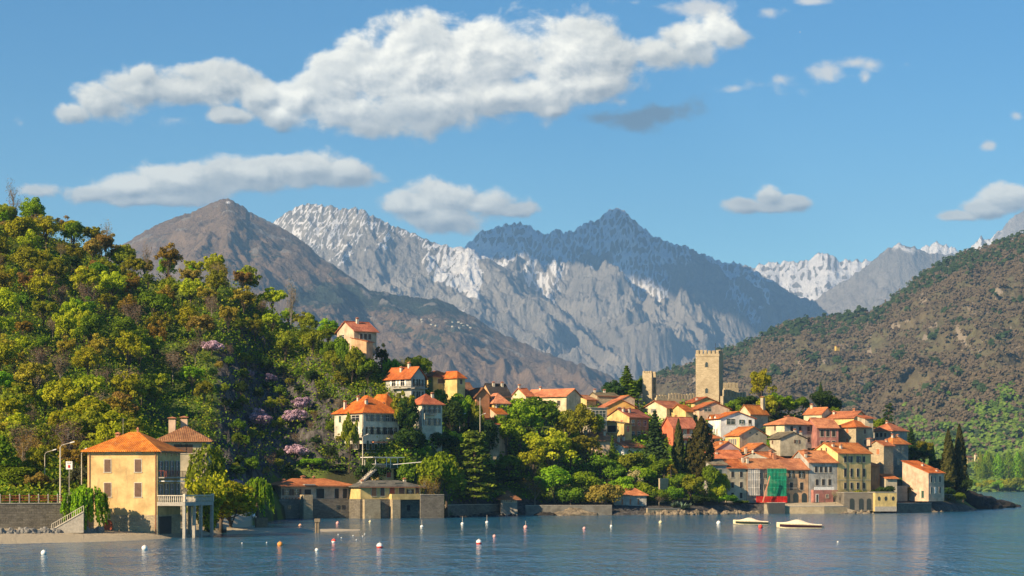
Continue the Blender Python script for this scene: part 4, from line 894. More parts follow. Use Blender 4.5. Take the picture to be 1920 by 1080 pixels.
# ---- the tall cream villa
def ex_villa(I):
    r = I['root']; WR, WL, h = I['WR'], I['WL'], I['h']
    for z in (h - 1.0,): pass
    balcony(I, 'R', .66, .86, h - 6.3, 1.0); balcony(I, 'R', .02, .98, h - 9.6, .9); balcony(I, 'L', .55, .98, h - 6.25, .9)
    ex_ant(I); MB().tube([(-.06, .15, .3), (-.06, .15, h - .2)], .06, 6).build('downpipe', M_DARK, r)
    MB().box(WR * .05, WR * .45, -3.5, -2.2, .2, .5).build('pergola', M_TERRA, r)
Hs('villa', 'villa', 'tall cream villa of three storeys with hipped orange roof above the yellow tower', 470, 627, 681, 748, 771, 40, W_['pale'], 'hip', T_OR, ov=.6, base=832, ridge=742,
   wins=(('R', 5, 1, dict(wd=.9, ht=1.5, shut='grey', m=.7, top=.8)), ('R', 5, 1, dict(wd=.9, ht=1.7, shut='dark', m=.7, top=3.7)), ('R', 6, 1, dict(style='c', wd=.6, ht=2.1, shut='green', m=.5, top=6.9)),
         ('L', 1, 1, dict(style='c', wd=.9, ht=1.5, at=.2, shut='green', top=.9)), ('L', 1, 1, dict(style='p', wd=3.0, ht=1.5, at=.74, top=.9)), ('L', 1, 1, dict(wd=1.6, ht=1.7, at=.76, shut='white', top=3.7)), ('L', 1, 1, dict(wd=1.4, ht=1.9, at=.76, shut='dark', top=7.0))),
   chim=((.1, .75, 1.6), (.35, .6, .8), (.25, .2, .9), (.85, .35, .8)), extra=ex_villa)
Hs('villa_wing', 'villa_wing', 'rear cream wing with its own orange hip behind the tall villa', 482, 700, 722, 752, 768, 40, W_['pale'], 'hip', T_OR, ov=.5, ridge=740, WL=9, chim=((.6, .3, .8),))
# ---- houses on the shoulder above
Hs('top', 'house', 'pink house highest on the wooded hill with shallow red roof', 504, 632, 664, 706, 619, 35, W_['pink'], 'gx', T_RD, ov=.6, ridge=604, base=662,
   wins=(('R', 3, 2, dict(wd=.8, ht=1.4, shut='brown', style='c', top=.8)), ('L', 1, 1, dict(style='p', wd=1.2, ht=1.2, at=.35, top=.9))), chim=((.1, .75, .6), (.45, .4, 1.2)))
Hs('top_annex', 'annex', 'low annex with red pent roof in front of the hilltop pink house', 499, 660, 687, 692, 640, 70, W_['peach'], 'shed', T_RD, ov=.3, rise=.9, WR=4, WL=4.2, base=672)
Hs('blue_grey', 'house', 'white house in shade with red gabled roof below the hilltop trees', 494, 723, 771, 797, 706, 48, W_['greyb'], 'gy', T_RD, ov=.7, ridge=690, wins=(('R', 2, 2, dict(wd=.8, ht=1.7, shut='dark', m=.5, top=.6)), ('L', 2, 1, dict(wd=1.3, ht=1.6, shut='white', top=.6))), chim=((.5, .35, 1.0), (.3, .55, .9)), extra=lambda I: (balcony(I, 'R', .02, .98, I['h'] - 2.8), balcony(I, 'L', .3, .98, I['h'] - 2.8)))  # white walls in grey plaster: their shade is put into the colour
Hs('yellow_hill', 'house', 'yellow hillside house with hipped orange roof at the skyline', 515, 794, 812, 850, 705, 30, W_['yellow'], 'hip', T_OR, ov=.5, ridge=696, wins=(('R', 4, 1, dict(style='c', wd=.8, ht=1.2, shut='brown', top=.7)),), WL=9)
Hs('yellow_wing', 'house_wing', 'right wing of the yellow skyline house with small orange hip', 513, 838, 857, 872, 706, 45, W_['yellow'], 'hip', T_OR, ov=.5, ridge=697, wins=(('R', 1, 1, dict(style='c', wd=.8, ht=1.2, shut='brown', top=.7)),), WL=7)
Hs('villa_right', 'house', 'cream house with red hipped roof and balcony right of the tall villa', 483, 768, 791, 829, 755, 35, W_['pale'], 'hip', T_RD, ov=.6, ridge=739, wins=(('R', 3, 2, dict(wd=.9, ht=1.7, shut='grey', m=.6, top=.7)),), chim=((.7, .3, .9),), extra=lambda I: balcony(I, 'R', .1, .62, I['h'] - 2.8))
Hs('brown', 'house', 'house with broad brown roof among trees above the garden', 520, 832, 845, 892, 741, 20, W_['terra'], 'gx', T_BR, ov=.6, ridge=718, WL=12, chim=((.65, .45, .6),))
Hs('brown2', 'house', 'small terracotta house with brown gable facing the lake', 516, 880, 893, 918, 742, 25, W_['terra'], 'gy', T_BR, ov=.6, ridge=729, WL=9)
Hs('mansard', 'house', 'house with dark slate roof slope and peach gable', 530, 904, 922, 958, 742, 25, W_['peach'], 'gx', tiles('black_slates', (.045, .04, .038), (.03, .028, .026), (.07, .06, .055)), ov=.4, ridge=720.5, WL=8, chim=((.35, .4, .9), (.8, .4, .9)))
Hs('amber_small', 'house', 'yellow house with orange hip roof below the slate roofed house', 517, 914, 926, 953, 752.5, 25, W_['yellow'], 'hip', T_OR, ov=.6, ridge=738, WL=7, wins=(('R', 2, 2, dict(wd=.8, ht=1.3, shut='white', m=.5, top=.6)),))
Hs('leanto', 'shed', 'pinkish shed with orange lean-to roof left of the tall plane tree', 512, 927, 931, 950, 776, 20, W_['pink'], 'shed', T_OR, ov=.4, WL=5, rise=1.6, cat='shed')
Hs('leanto2', 'shed', 'smallest shed with orange roof peeping from the green trees', 508, 915, 919, 936, 795, 20, W_['beige'], 'shed', T_OR, ov=.4, WL=4, rise=1.4, cat='shed')
Hs('skyline_end', 'house', 'cream gable with chimney at left end of the long skyline house', 556, 974, 986, 1000, 742, 35, W_['cream'], 'gx', T_OR, ov=.5, ridge=729, chim=((.1, .5, .8),), WL=7)
Hs('skyline_long', 'house', 'long cream house with orange roof breaking the skyline above the gardens', 552, 984, 1062, 1086, 742, 58, W_['cream'], 'gy', T_OR, ov=.6, ridge=731, base=790, WR=8,
   wins=(('L', 5, 1, dict(style='c', wd=1.0, ht=1.4, shut='dark', top=1.3)), ('L', 1, 1, dict(style='c', wd=1.4, ht=1.1, shut='dark', at=.8, top=3.9))), chim=((.5, .8, .6),))
Hs('apart', 'apartment_house', 'grey brown apartment block with glazed balconies right of the trees', 538, 1098, 1108, 1138, 765, 22, W_['beige'], 'flat', M_CONC, ov=.3, base=820, WL=9, wins=(('R', 2, 3, dict(style='p', wd=1.9, ht=1.9, top=.7, dz=3.0, m=.3)),), extra=lambda I: [balcony(I, 'R', .02, .75, I['h'] - 2.9 - 3 * j, 1.0) for j in range(2)], cat='apartment block')
Hs('gable_l', 'house', 'small yellow house with flat-pitched roof left of the castle pines', 566, 1082, 1100, 1118, 749, 40, W_['yellow'], 'gx', T_OR, ov=.5, ridge=742, WL=8)
Hs('stone_long', 'house', 'long grey stone house with slanting roofline below the dark castle trees', 570, 1112, 1120, 1160, 742, 20, ST_WARM, 'gx', T_OLV, ov=.3, ridge=737, WL=7, chim=((.1, .5, .8), (.55, .5, .7)))
Hs('stone_mid', 'house', 'short pink wall house with orange end under the castle trees', 566, 1160, 1167, 1190, 748, 20, W_['pink'], 'gy', T_OR, ov=.3, ridge=743, WL=7)
Hs('orange_gable', 'house', 'bright orange gabled house beneath the small ruined tower', 558, 1124, 1138, 1190, 762, 14, W_['orange'], 'gy', T_OR, ov=.7, ridge=750, WL=9, wins=(('R', 1, 1, dict(style='c', wd=.8, ht=1.0, shut='brown', at=.45, top=.2)),))
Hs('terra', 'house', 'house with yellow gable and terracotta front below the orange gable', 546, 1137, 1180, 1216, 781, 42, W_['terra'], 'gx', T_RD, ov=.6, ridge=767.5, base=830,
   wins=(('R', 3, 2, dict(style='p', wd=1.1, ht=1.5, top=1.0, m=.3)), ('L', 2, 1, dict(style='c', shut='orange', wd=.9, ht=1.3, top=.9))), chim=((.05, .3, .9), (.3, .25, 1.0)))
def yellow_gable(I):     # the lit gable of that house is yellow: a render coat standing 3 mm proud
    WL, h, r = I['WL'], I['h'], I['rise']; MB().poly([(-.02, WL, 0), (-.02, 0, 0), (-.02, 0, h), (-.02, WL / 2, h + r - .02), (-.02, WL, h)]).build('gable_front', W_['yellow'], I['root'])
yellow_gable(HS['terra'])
Hs('porch', 'annex', 'yellow annex with olive flat roof beside the terracotta front', 541, 1138, 1170, 1182, 794, 55, W_['yellow'], 'shed', T_OLV, ov=.5, rise=.7, WR=4, wins=(('L', 1, 1, dict(style='c', wd=2.6, ht=1.8, shut='dark', at=.3, top=.5)), ('R', 1, 1, dict(style='p', wd=1.2, ht=1.5, top=.7))))
Hs('low_a', 'shed', 'low building with stepped orange roofs left of the spruce', 531, 1112, 1118, 1146, 825, 20, W_['pink'], 'gx', T_OR, ov=.5, ridge=812, WL=9, chim=((.8, .3, 1.2),), cat='shed')
Hs('low_b', 'house', 'low house with white gable and orange roof next to the spruce', 534, 1160, 1170, 1212, 838, 50, W_['white'], 'gx', T_OR, ov=.5, ridge=824, WL=10, chim=((.15, .3, 1.4), (.5, .4, 1.2)))
Hs('red', 'house', 'red house with white balcony between the spruce and the cypress', 546, 1241, 1262, 1306, 800, 28, W_['red'], 'gx', T_RD, ov=.6, ridge=783, base=850, wins=(('R', 3, 2, dict(style='p', wd=1.0, ht=1.7, top=.8, m=.5)),), chim=((.4, .6, .8),), extra=lambda I: balcony(I, 'R', .05, .9, I['h'] - 3.0, 1.3, M_WHITE))
Hs('cream_castle', 'house', 'cream house with left gable and dark balcony beneath the curtain wall', 565, 1206, 1250, 1286, 764, 42, W_['cream'], 'gx', T_OR, ov=.7, ridge=752.5, wins=(('R', 2, 2, dict(wd=.9, ht=1.6, shut='dark', m=.5, top=.7)), ('L', 1, 1, dict(style='c', wd=2.0, ht=1.0, shut='grey', at=.45, top=.3))), extra=lambda I: balcony(I, 'R', .02, .6, I['h'] - 2.9))
Hs('cream_right', 'house', 'house with orange slope stepping down right of the cream castle house', 560, 1278, 1286, 1300, 771, 30, W_['yellow'], 'gx', T_OR, ov=.5, ridge=760, WL=8)
Hs('yellow_castle', 'house', 'yellow house with low red gable directly under the castle keep', 582, 1285, 1302, 1347, 754, 20, W_['yellow'], 'gy', T_RD, ov=.6, ridge=746, WL=8, chim=((.2, .2, .6),))
Hs('pink_castle', 'house', 'pale pink gabled house with dark window below the castle keep', 571, 1297, 1311, 1368, 766, 16, W_['pink'], 'gy', T_OR, ov=.6, ridge=755, WL=9, wins=(('R', 1, 1, dict(style='p', wd=2.2, ht=1.2, at=.28, top=-.4)), ('R', 2, 1, dict(style='c', wd=.7, ht=1.2, shut='dark', top=2.3))))
Hs('red_low', 'house', 'wide orange roofed house half hidden by the great cypress', 549, 1278, 1290, 1350, 820, 15, W_['cream'], 'hip', T_OR, ov=.6, ridge=807.5, WL=9)
def ex_white(I):
    r = I['root']; WR, WL, h, ri = I['WR'], I['WL'], I['h'], I['rise']
    for i in range(2):
        y = WL * (.35 + .4 * i); m = MB(); m.poly([(-.3, y - 1.1, h - .1), (-.3, y + 1.1, h - .1), (-.3, y, h + 1.0)]); m.build('dormer', W_['white'], r)
        q = MB(); q.poly([(-.6, y - 1.4, h - .2), (-.6, y, h + 1.2), (2.4, y, h + 1.2), (1.4, y - 1.4, h + .4)]); q.poly([(-.6, y, h + 1.2), (-.6, y + 1.4, h - .2), (1.4, y + 1.4, h + .4), (2.4, y, h + 1.2)]); q.build('dormer_roof', T_OR, I['rf'])
    balcony(I, 'R', .55, .85, h - 2.5, .9, M_WHITE); balcony(I, 'L', .1, .9, h - 5.2, .9, M_WHITE)
Hs('white', 'house', 'bright white house with two small orange dormers in the middle of the village', 561, 1328, 1351, 1415, 784, 20, W_['white'], 'gy', T_OR, ov=.6, ridge=773, base=835,
   wins=(('R', 1, 1, dict(style='p', wd=2.6, ht=1.5, at=.3, top=.2)), ('R', 1, 1, dict(wd=.8, ht=1.3, shut='green', at=.62, top=.4)), ('R', 1, 1, dict(style='c', wd=.9, ht=1.5, shut='dark', at=.86, top=.4)), ('R', 1, 1, dict(style='c', shut='brown', wd=1.2, ht=2.0, at=.35, top=3.5)), ('L', 3, 1, dict(style='c', wd=.5, ht=1.4, shut='grey', top=3.0)),), extra=ex_white)
Hs('chimney_house', 'house', 'beige house with cream gable and very tall chimney behind the white house', 572, 1384, 1407, 1440, 775, 42, W_['beige'], 'gx', T_OR, ov=.4, ridge=760, base=820, chim=((.92, .3, 3.2, 1.0, W_['beige']),), extra=lambda I: MB().poly([(-.02, I['WL'], 0), (-.02, 0, 0), (-.02, 0, I['h']), (-.02, I['WL'] / 2, I['h'] + I['rise'] - .02), (-.02, I['WL'], I['h'])]).build('gable_front', W_['cream'], I['root']))
def ex_gab(I, k='beige'):
    for f, z in ((.38, .5), (.62, .2)): MB().box(-.3, .3, -.03, .02, 0, .4).build('vent', M_GLASS, I['root'], (I['WR'] * f, 0, I['h'] + z))
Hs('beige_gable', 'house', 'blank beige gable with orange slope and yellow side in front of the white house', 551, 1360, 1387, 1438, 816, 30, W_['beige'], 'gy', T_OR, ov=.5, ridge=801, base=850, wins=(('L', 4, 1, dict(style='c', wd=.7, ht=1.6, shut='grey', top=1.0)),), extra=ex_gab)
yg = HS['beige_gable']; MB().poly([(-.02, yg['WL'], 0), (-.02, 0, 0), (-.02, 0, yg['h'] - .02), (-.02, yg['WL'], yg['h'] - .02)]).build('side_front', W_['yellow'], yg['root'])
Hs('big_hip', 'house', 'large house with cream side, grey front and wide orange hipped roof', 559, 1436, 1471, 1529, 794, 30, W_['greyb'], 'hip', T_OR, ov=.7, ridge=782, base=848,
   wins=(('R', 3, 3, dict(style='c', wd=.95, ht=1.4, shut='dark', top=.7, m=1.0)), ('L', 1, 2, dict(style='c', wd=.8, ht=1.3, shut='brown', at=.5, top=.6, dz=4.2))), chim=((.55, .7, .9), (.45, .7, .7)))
bh = HS['big_hip']; MB().poly([(-.02, bh['WL'], 0), (-.02, 0, 0), (-.02, 0, bh['h'] - .02), (-.02, bh['WL'], bh['h'] - .02)]).build('side_front', W_['cream'], bh['root'])  # lit side cream, shaded walls grey: light and shade put into the plaster
Hs('olive_gable', 'house', 'beige gabled house with olive tiled roof below the large hipped house', 549, 1447, 1463, 1511, 821, 20, W_['beige'], 'gy', T_OLV, ov=.6, ridge=811, base=855, wins=(('R', 1, 1, dict(wd=.9, ht=.9, shut='brown', at=.65, top=.5)), ('L', 1, 1, dict(style='c', wd=1.0, ht=1.0, shut='brown', top=.6))), chim=((.85, .4, .9), (.75, .3, 1.4), (.98, .3, 1.5)), WL=9)
Hs('rough_gable', 'house', 'rough stone gable with orange roof left of the beige olive roofed house', 543, 1394, 1408, 1452, 845, 22, ST_GREY, 'gy', T_OR, ov=.5, ridge=832, WL=8, chim=((-.1, .2, 1.0),))
Hs('mauve', 'house', 'mauve gabled house with red roof beside the great cypress', 542, 1331, 1341, 1388, 844, 18, W_['mauve'], 'gy', T_OR, ov=.5, ridge=829, WL=10, chim=((.35, .2, .6),))
Hs('low_wide', 'house', 'wide weathered orange roof in front of the mauve gable', 536, 1328, 1332, 1396, 862, 14, W_['cream'], 'gx', T_OR, ov=.5, ridge=845, WL=11, chim=((.3, .3, .5),))
Hs('mid_roof', 'house', 'orange roof with dark grey gable above the netted scaffold house', 535, 1388, 1440, 1466, 858, 50, W_['grey'], 'gx', T_OR, ov=.6, ridge=848, WL=9, chim=((-.05, .5, .5), (.4, .1, 1.3, .8, M_TERRA)))
# ---- front row on the quay
QD = lambda k: HS[k]['root'].location.y + HS[k]['WR'] * math.sin(HS[k]['root'].rotation_euler.z) + .02
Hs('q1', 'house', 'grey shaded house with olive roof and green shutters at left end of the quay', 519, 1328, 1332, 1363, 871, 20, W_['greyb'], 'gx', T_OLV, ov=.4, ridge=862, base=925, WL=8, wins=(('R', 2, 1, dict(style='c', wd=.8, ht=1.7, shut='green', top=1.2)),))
Hs('q2', 'house', 'beige house with six dark windows beside the scaffold on the quay', QD('q1'), 1359, 1363.5, 1399.5, 877, 20, W_['beige'], 'gx', T_OR, ov=.4, ridge=862, base=942, WL=9, wins=(('R', 2, 3, dict(style='c', wd=.8, ht=1.5, shut='dark', top=1.0, dz=2.75, m=.3)),))
Hs('q3', 'house', 'pink house being restored behind green netting and white sheeting', QD('q2'), 1396, 1400, 1470, 877.5, 20, W_['pink'], 'gx', T_OR, ov=.5, ridge=861, base=943, WL=9, chim=((.02, .3, 1.3), (.12, .25, 1.3)), wins=(('R', 5, 2, dict(style='c', wd=.8, ht=1.5, shut='dark', top=1.2)),))
def ex_arc(I):
    for f in (.13, .47, .83): door(I, 'R', f, .05, 1.55, 2.6, M_GLASS, True)
    balcony(I, 'R', .03, .48, I['h'] - 5.0, .7)
Hs('q4', 'house', 'peach house with three dark arches at quay level', QD('q3'), 1468, 1471, 1515.5, 879, 20, W_['peach'], 'gx', T_OR, ov=.5, ridge=861, base=943, WL=9, wins=(('R', 2, 1, dict(wd=.85, ht=1.8, shut='dark', top=.6, m=.5)), ('R', 2, 1, dict(style='c', wd=.9, ht=2.0, shut='dark', top=3.6, m=.5))), chim=((-.1, .5, 1.2, .9, M_TERRA),), extra=ex_arc)
def ex_q5(I):
    r = I['root']; WR = I['WR']; m = MB().box(.6, WR * .93, -1.3, -.02, 0, 3.3); q = m.build('ground_floor', W_['rose'], r)
    for x in (1.7,): MB().box(-.45, .45, -.04, .02, 0, 2.2).build('door', M_WHITE, q, (x, -1.3, .05)); MB().box(-.3, .3, -.06, .02, 0, 2.0).build('doorway', M_GLASS, q, (x, -1.3, .1))
    window(q, (WR * .55, -1.3, 1.2), 0, 'p', .7, .9); MB().box(-.5, .5, -.04, .02, 0, 2.1).build('doorway', M_GLASS, q, (WR * .82, -1.3, .05))
    MB().box(WR * .1, WR * .8, -1.25, -1.15, 3.3, 4.1).build('balustrade', M_WHITE, q)
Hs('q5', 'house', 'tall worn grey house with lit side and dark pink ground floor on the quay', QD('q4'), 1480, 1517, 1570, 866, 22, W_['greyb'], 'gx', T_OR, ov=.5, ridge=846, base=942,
   wins=(('R', 4, 1, dict(style='c', wd=.8, ht=1.6, shut='dark', top=1.2)), ('R', 3, 1, dict(style='c', wd=.85, ht=1.6, shut='dark', top=4.6))), chim=((.02, .2, .9), (.1, .35, .9, 1.0, M_TERRA)), extra=ex_q5)
def ex_yel2(I):
    r = I['root']; WR, WL, h = I['WR'], I['WL'], I['h']
    MB().box(-.04, WR + .04, -.04, WL, h - 7.3, h - 7.2).build('string_course', M_FRAME, r)
    MB().tube([(WR * .26, -.08, h - 10), (WR * .26, -.08, h)], .06, 6).build('downpipe', M_DARK, r); MB().tube([(WR * .73, -.08, h - 10), (WR * .73, -.08, h)], .06, 6).build('downpipe', M_DARK, r)
    for f in (.42, .6): MB().box(-.3, .3, -.05, .02, 0, 1.0).build('window', SHUT['brown'], r, (0, WL * f, h + .4), -math.pi / 2)
Hs('q6', 'house', 'tall bright yellow house with long rows of dark shutters above the arcade', QD('q5'), 1507, 1571, 1633, 849, 32, W_['lemon'], 'gx', T_OR, ov=.5, ridge=831, base=926, WL=11,
   wins=(('R', 4, 1, dict(style='c', wd=.75, ht=1.6, shut='dark', top=.9)), ('R', 2, 1, dict(wd=.8, ht=1.6, shut='grey', top=.9, m=3.0)), ('R', 4, 1, dict(style='c', wd=.75, ht=2.2, shut='dark', top=4.2)), ('R', 4, 1, dict(style='c', wd=.75, ht=1.6, shut='dark', top=8.0))), chim=((.1, .3, .7), (.25, .2, .9)), extra=ex_yel2)
def ex_arcade(I):
    for f in (.55, .8, .25): door(I, 'R', f, .3, 1.3, 3.0, M_GLASS, True)
Hs('arcade', 'arcade', 'grey arcaded basement at the water below the tall yellow house', 524, 1578, 1583, 1641, 924, 10, stonewall('shaded_stone', (.17, .155, .13), (.10, .09, .075)), 'flat', M_CONC, ov=.1, base=958, WL=7, extra=ex_arcade, cat='arcade')  # the arcade's shade is put into its darkened stone colour
def ex_oval(I):
    for f in (.18, .5, .84):
        p = MB(); q = [(math.cos(t) * .42, math.sin(t) * .6) for t in np.linspace(0, 2 * math.pi, 17)[:-1]]; p.poly([(a, -.04, b) for a, b in q])
        for i in range(16): a, b = q[i], q[(i + 1) % 16]; p.poly([(a[0], .02, a[1]), (b[0], .02, b[1]), (b[0], -.04, b[1]), (a[0], -.04, a[1])])
        p.build('window', M_GLASS, I['root'], (I['WR'] * f, 0, I['h'] - 1.6))
    MB().box(-.03, I['WR'] + .03, -.05, .2, 0, 1.3).build('plinth', M_CONC, I['root'])
Hs('boathouse_y', 'boathouse', 'flat roofed yellow boathouse with three oval windows at the water', 524, 1638, 1641, 1681, 923.5, 14, W_['yellow'], 'flat', M_CONC, ov=.15, base=959, WL=7, extra=ex_oval, cat='boathouse')
Hs('tower_st', 'tower_house', 'tall narrow stone house with a column of orange shutters', 548, 1629, 1657, 1675, 835, 38, ST_WARM, 'gx', T_OR, ov=.5, ridge=827, base=905, wins=(('L', 1, 3, dict(style='c', wd=1.1, ht=1.6, shut='orange', at=.62, top=.9, dz=4.1)),), chim=((-.05, .9, 1.4, 1.2, W_['pink']), (.9, .4, .4)))
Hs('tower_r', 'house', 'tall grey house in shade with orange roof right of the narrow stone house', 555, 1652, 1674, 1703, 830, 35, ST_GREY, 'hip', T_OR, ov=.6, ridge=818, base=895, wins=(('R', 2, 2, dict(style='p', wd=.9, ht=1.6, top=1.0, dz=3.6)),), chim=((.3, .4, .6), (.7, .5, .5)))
Hs('leanto3', 'shed', 'little orange lean-to at the foot of the narrow stone house', 541, 1657, 1661, 1682, 897, 15, W_['beige'], 'shed', T_OR, ov=.5, rise=1.0, WL=4, cat='shed')
Hs('squat', 'outbuilding', 'narrow rust walled outbuilding between the yellow house and the stone house', 541, 1632, 1634, 1644, 873, 20, W_['terra'], 'shed', T_OR, ov=.4, rise=.9, WL=5, cat='shed')
Hs('upper_r', 'house', 'beige stone house with orange hip in the upper right of the village', 563, 1567, 1605, 1626, 799, 42, ST_WARM, 'hip', T_OR, ov=.7, ridge=788, base=845, wins=(('L', 2, 2, dict(style='c', wd=.9, ht=1.3, shut='orange', top=.6, dz=2.8, m=2.5, skip=((0, 0), (1, 0)))), ('R', 1, 2, dict(style='c', wd=.9, ht=1.3, shut='brown', top=.8))), WR=8)
Hs('crown', 'house', 'long olive house with red roof crowning the right of the village', 574, 1545, 1601, 1625, 783, 55, W_['lemon'], 'gy', T_RD, ov=.5, ridge=772, base=815, WR=9, wins=(('R', 1, 1, dict(style='c', wd=.7, ht=1.0, shut='dark', top=.6)),), chim=((.7, .3, 1.4, .7, M_TERRA), (.3, .8, .7)))
Hs('slim', 'house', 'slim beige house with tiny red roof on the right edge of the village top', 566, 1618, 1622, 1635, 784, 15, W_['beige'], 'shed', T_RD, ov=.8, rise=.8, base=835, WL=5)
Hs('dark_l', 'house', 'shaded brick house under stepped orange roofs beside the large hipped house', 560, 1528, 1532, 1572, 801, 15, W_['rose'], 'gx', T_OR, ov=.5, ridge=785, base=840, WL=9, wins=(('R', 3, 2, dict(style='c', wd=1.0, ht=1.8, shut='dark', top=.8, m=.6)),))
Hs('top_small', 'house', 'small cream house with orange roof under the big dark yew', 578, 1507, 1541, 1556, 776, 50, W_['cream'], 'gy', T_OR, ov=.4, ridge=765, base=800, WR=6, wins=(('L', 1, 1, dict(style='c', wd=1.8, ht=1.2, shut='grey', at=.55, top=.9)),), chim=((.5, .85, .9, .8, W_['cream']),))
Hs('edge_r', 'house', 'grey house with orange roof at the right edge of the upper village', 572, 1633, 1672, 1686, 806, 50, W_['grey'], 'hip', T_OR, ov=.6, ridge=794, base=842, WR=9, wins=(('L', 3, 1, dict(style='c', wd=.8, ht=1.2, shut='dark', top=.8)),), chim=((.5, .6, .8),))
def ex_end(I):
    r = I['root']
    for i, (f, z) in enumerate(((.12, 5.6), (.38, 5.6), (.68, 5.6), (.12, 2.6), (.38, 2.6), (.68, 2.6))): window(r, (I['WR'] * f + .3, 0, I['h'] - 8 + z - .2), 0, 'c', .6, 1.7, ('dark', 'grey', 'dark', 'grey', 'white', 'dark')[i])
    window(r, (0, I['WL'] * .22, .9), -math.pi / 2, 'c', .9, 2.0, 'green')
Hs('end', 'house', 'pink house at the right end of the village beside the twin cypresses', 543, 1692, 1741, 1766, 886.5, 38, W_['pink'], 'shed', T_OR, ov=.35, ridge=None, rise=3.2, base=940, extra=ex_end, WR=6.5, chim=((.55, .55, .6), (.7, .1, .4)))
# boathouses among the gardens
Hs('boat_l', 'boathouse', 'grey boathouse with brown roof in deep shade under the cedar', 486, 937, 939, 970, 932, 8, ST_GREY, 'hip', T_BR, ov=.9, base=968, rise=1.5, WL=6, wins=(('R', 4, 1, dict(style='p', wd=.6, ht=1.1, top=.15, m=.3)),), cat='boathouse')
Hs('boat_r', 'boathouse', 'grey boathouse with orange roof and faint painted arches left of the agave bank', 499, 1146, 1152, 1212, 927, 10, W_['greyb'], 'hip', T_OR, ov=.5, base=967, rise=2.3, WL=7.5, wins=(('R', 3, 1, dict(style='p', wd=.35, ht=.45, top=.5, m=1.0)),), cat='boathouse',
   extra=lambda I: [MB().box(-.2, .2, -.02, .02, 0, 1.4).build('painted_niche', M_TERRA, I['root'], (1.0 + (I['WR'] - 2.0) * (j + .5) / 3, 0, I['h'] - 2.6)) for j in range(3)] + [MB().box(-.2, I['WR'] + .1, -.3, 0.3, -1.5, 1.5).build('stone_base', ST_WALL, I['root'])])
# ---- castle
def crenels(m, x0, x1, y0, y1, z, n, mh=1.5, side='x', gap=.42):
    if side == 'x':
        st = (x1 - x0) / n
        for i in range(n): m.box(x0 + st * i + st * gap / 2, x0 + st * (i + 1) - st * gap / 2, y0, y1, z, z + mh * (1 + .12 * math.sin(i * 7.3)))
    else:
        st = (y1 - y0) / n
        for i in range(n): m.box(x0, x1, y0 + st * i + st * gap / 2, y0 + st * (i + 1) - st * gap / 2, z, z + mh * (1 + .12 * math.sin(i * 5.1)))
def archwin(root, loc, rz, wd, ht):
    m = MB(); pts = [(-wd / 2, 0), (wd / 2, 0), (wd / 2, ht - wd / 2)] + [(wd / 2 * math.cos(t), ht - wd / 2 + wd / 2 * math.sin(t)) for t in np.linspace(0, math.pi, 9)[1:-1]] + [(-wd / 2, ht - wd / 2)]
    m.poly([(a, -.03, b) for a, b in pts]); n = len(pts)
    for i in range(n): a, b = pts[i], pts[(i + 1) % n]; m.poly([(a[0], .02, a[1]), (b[0], .02, b[1]), (b[0], -.03, b[1]), (a[0], -.03, a[1])])
    o = m.build('window', M_GLASS, root, loc, rz)
    f = MB()
    for s_ in (-1, 1): f.box(min(s_ * wd / 2, s_ * (wd / 2 + .18)), max(s_ * wd / 2, s_ * (wd / 2 + .18)), -.08, .02, -.1, ht - wd / 2)
    f.build('frame', ST_WARM, o); return o
D = 592; cx = xpx(1348, D); br = math.radians(74); zb = 28.0; zt = zpx(668, D)
root = empty('castle_keep', (cx, D, zb), br, 'tall square stone keep with ragged battlements above the village', 'castle tower')
dL = (-math.sin(br), math.cos(br)); dR = (math.cos(br), math.sin(br)); WL = solve(cx, D, *dL, 1304.5); WR = WL; h = zt - zb
m = MB().box(0, WR, 0, WL, 0, h); m.box(-.12, WR + .12, -.12, WL + .12, h + .002, h + .35); m.build('tower_body', ST_CASTLE, root)
b = MB(); t = .7
for a in ((-.12, -.12 + t, -.12, WL + .12), (WR + .12 - t, WR + .12, -.12, WL + .12)): b.box(*a, h + .352, h + .8)
for a in ((-.12 + t, WR + .12 - t, -.12, -.12 + t), (-.12 + t, WR + .12 - t, WL + .12 - t, WL + .12)): b.box(*a, h + .352, h + .8)
crenels(b, -.12, -.12 + t, -.12, WL + .12, h + .802, 6, 1.05, 'y', .3); crenels(b, WR + .12 - t, WR + .12, -.12, WL + .12, h + .802, 6, 1.2, 'y', .3)
crenels(b, .6, WR - .6, -.12, -.12 + t, h + .802, 5, 1.15, 'x', .3); crenels(b, .6, WR - .6, WL + .12 - t, WL + .12, h + .802, 5, 1.15, 'x', .3)
b.build('battlement', ST_CASTLE, root)
for py in (688, 737): archwin(root, (0, WL * .53, zpx(py, D) - zb), -math.pi / 2, .85, 1.5)
pole = MB().tube([(WR * .6, WL * .25, h + .3), (WR * .6, WL * .25, h + 4.2)], .06, 6); pole.bar((WR * .6 - .4, WL * .25, h + 3.3), (WR * .6 + .4, WL * .25, h + 3.3), .06); pole.bar((WR * .6, WL * .25 - .5, h + 2.8), (WR * .6, WL * .25 + .5, h + 2.8), .12); pole.build('aerial', M_DARK, root)
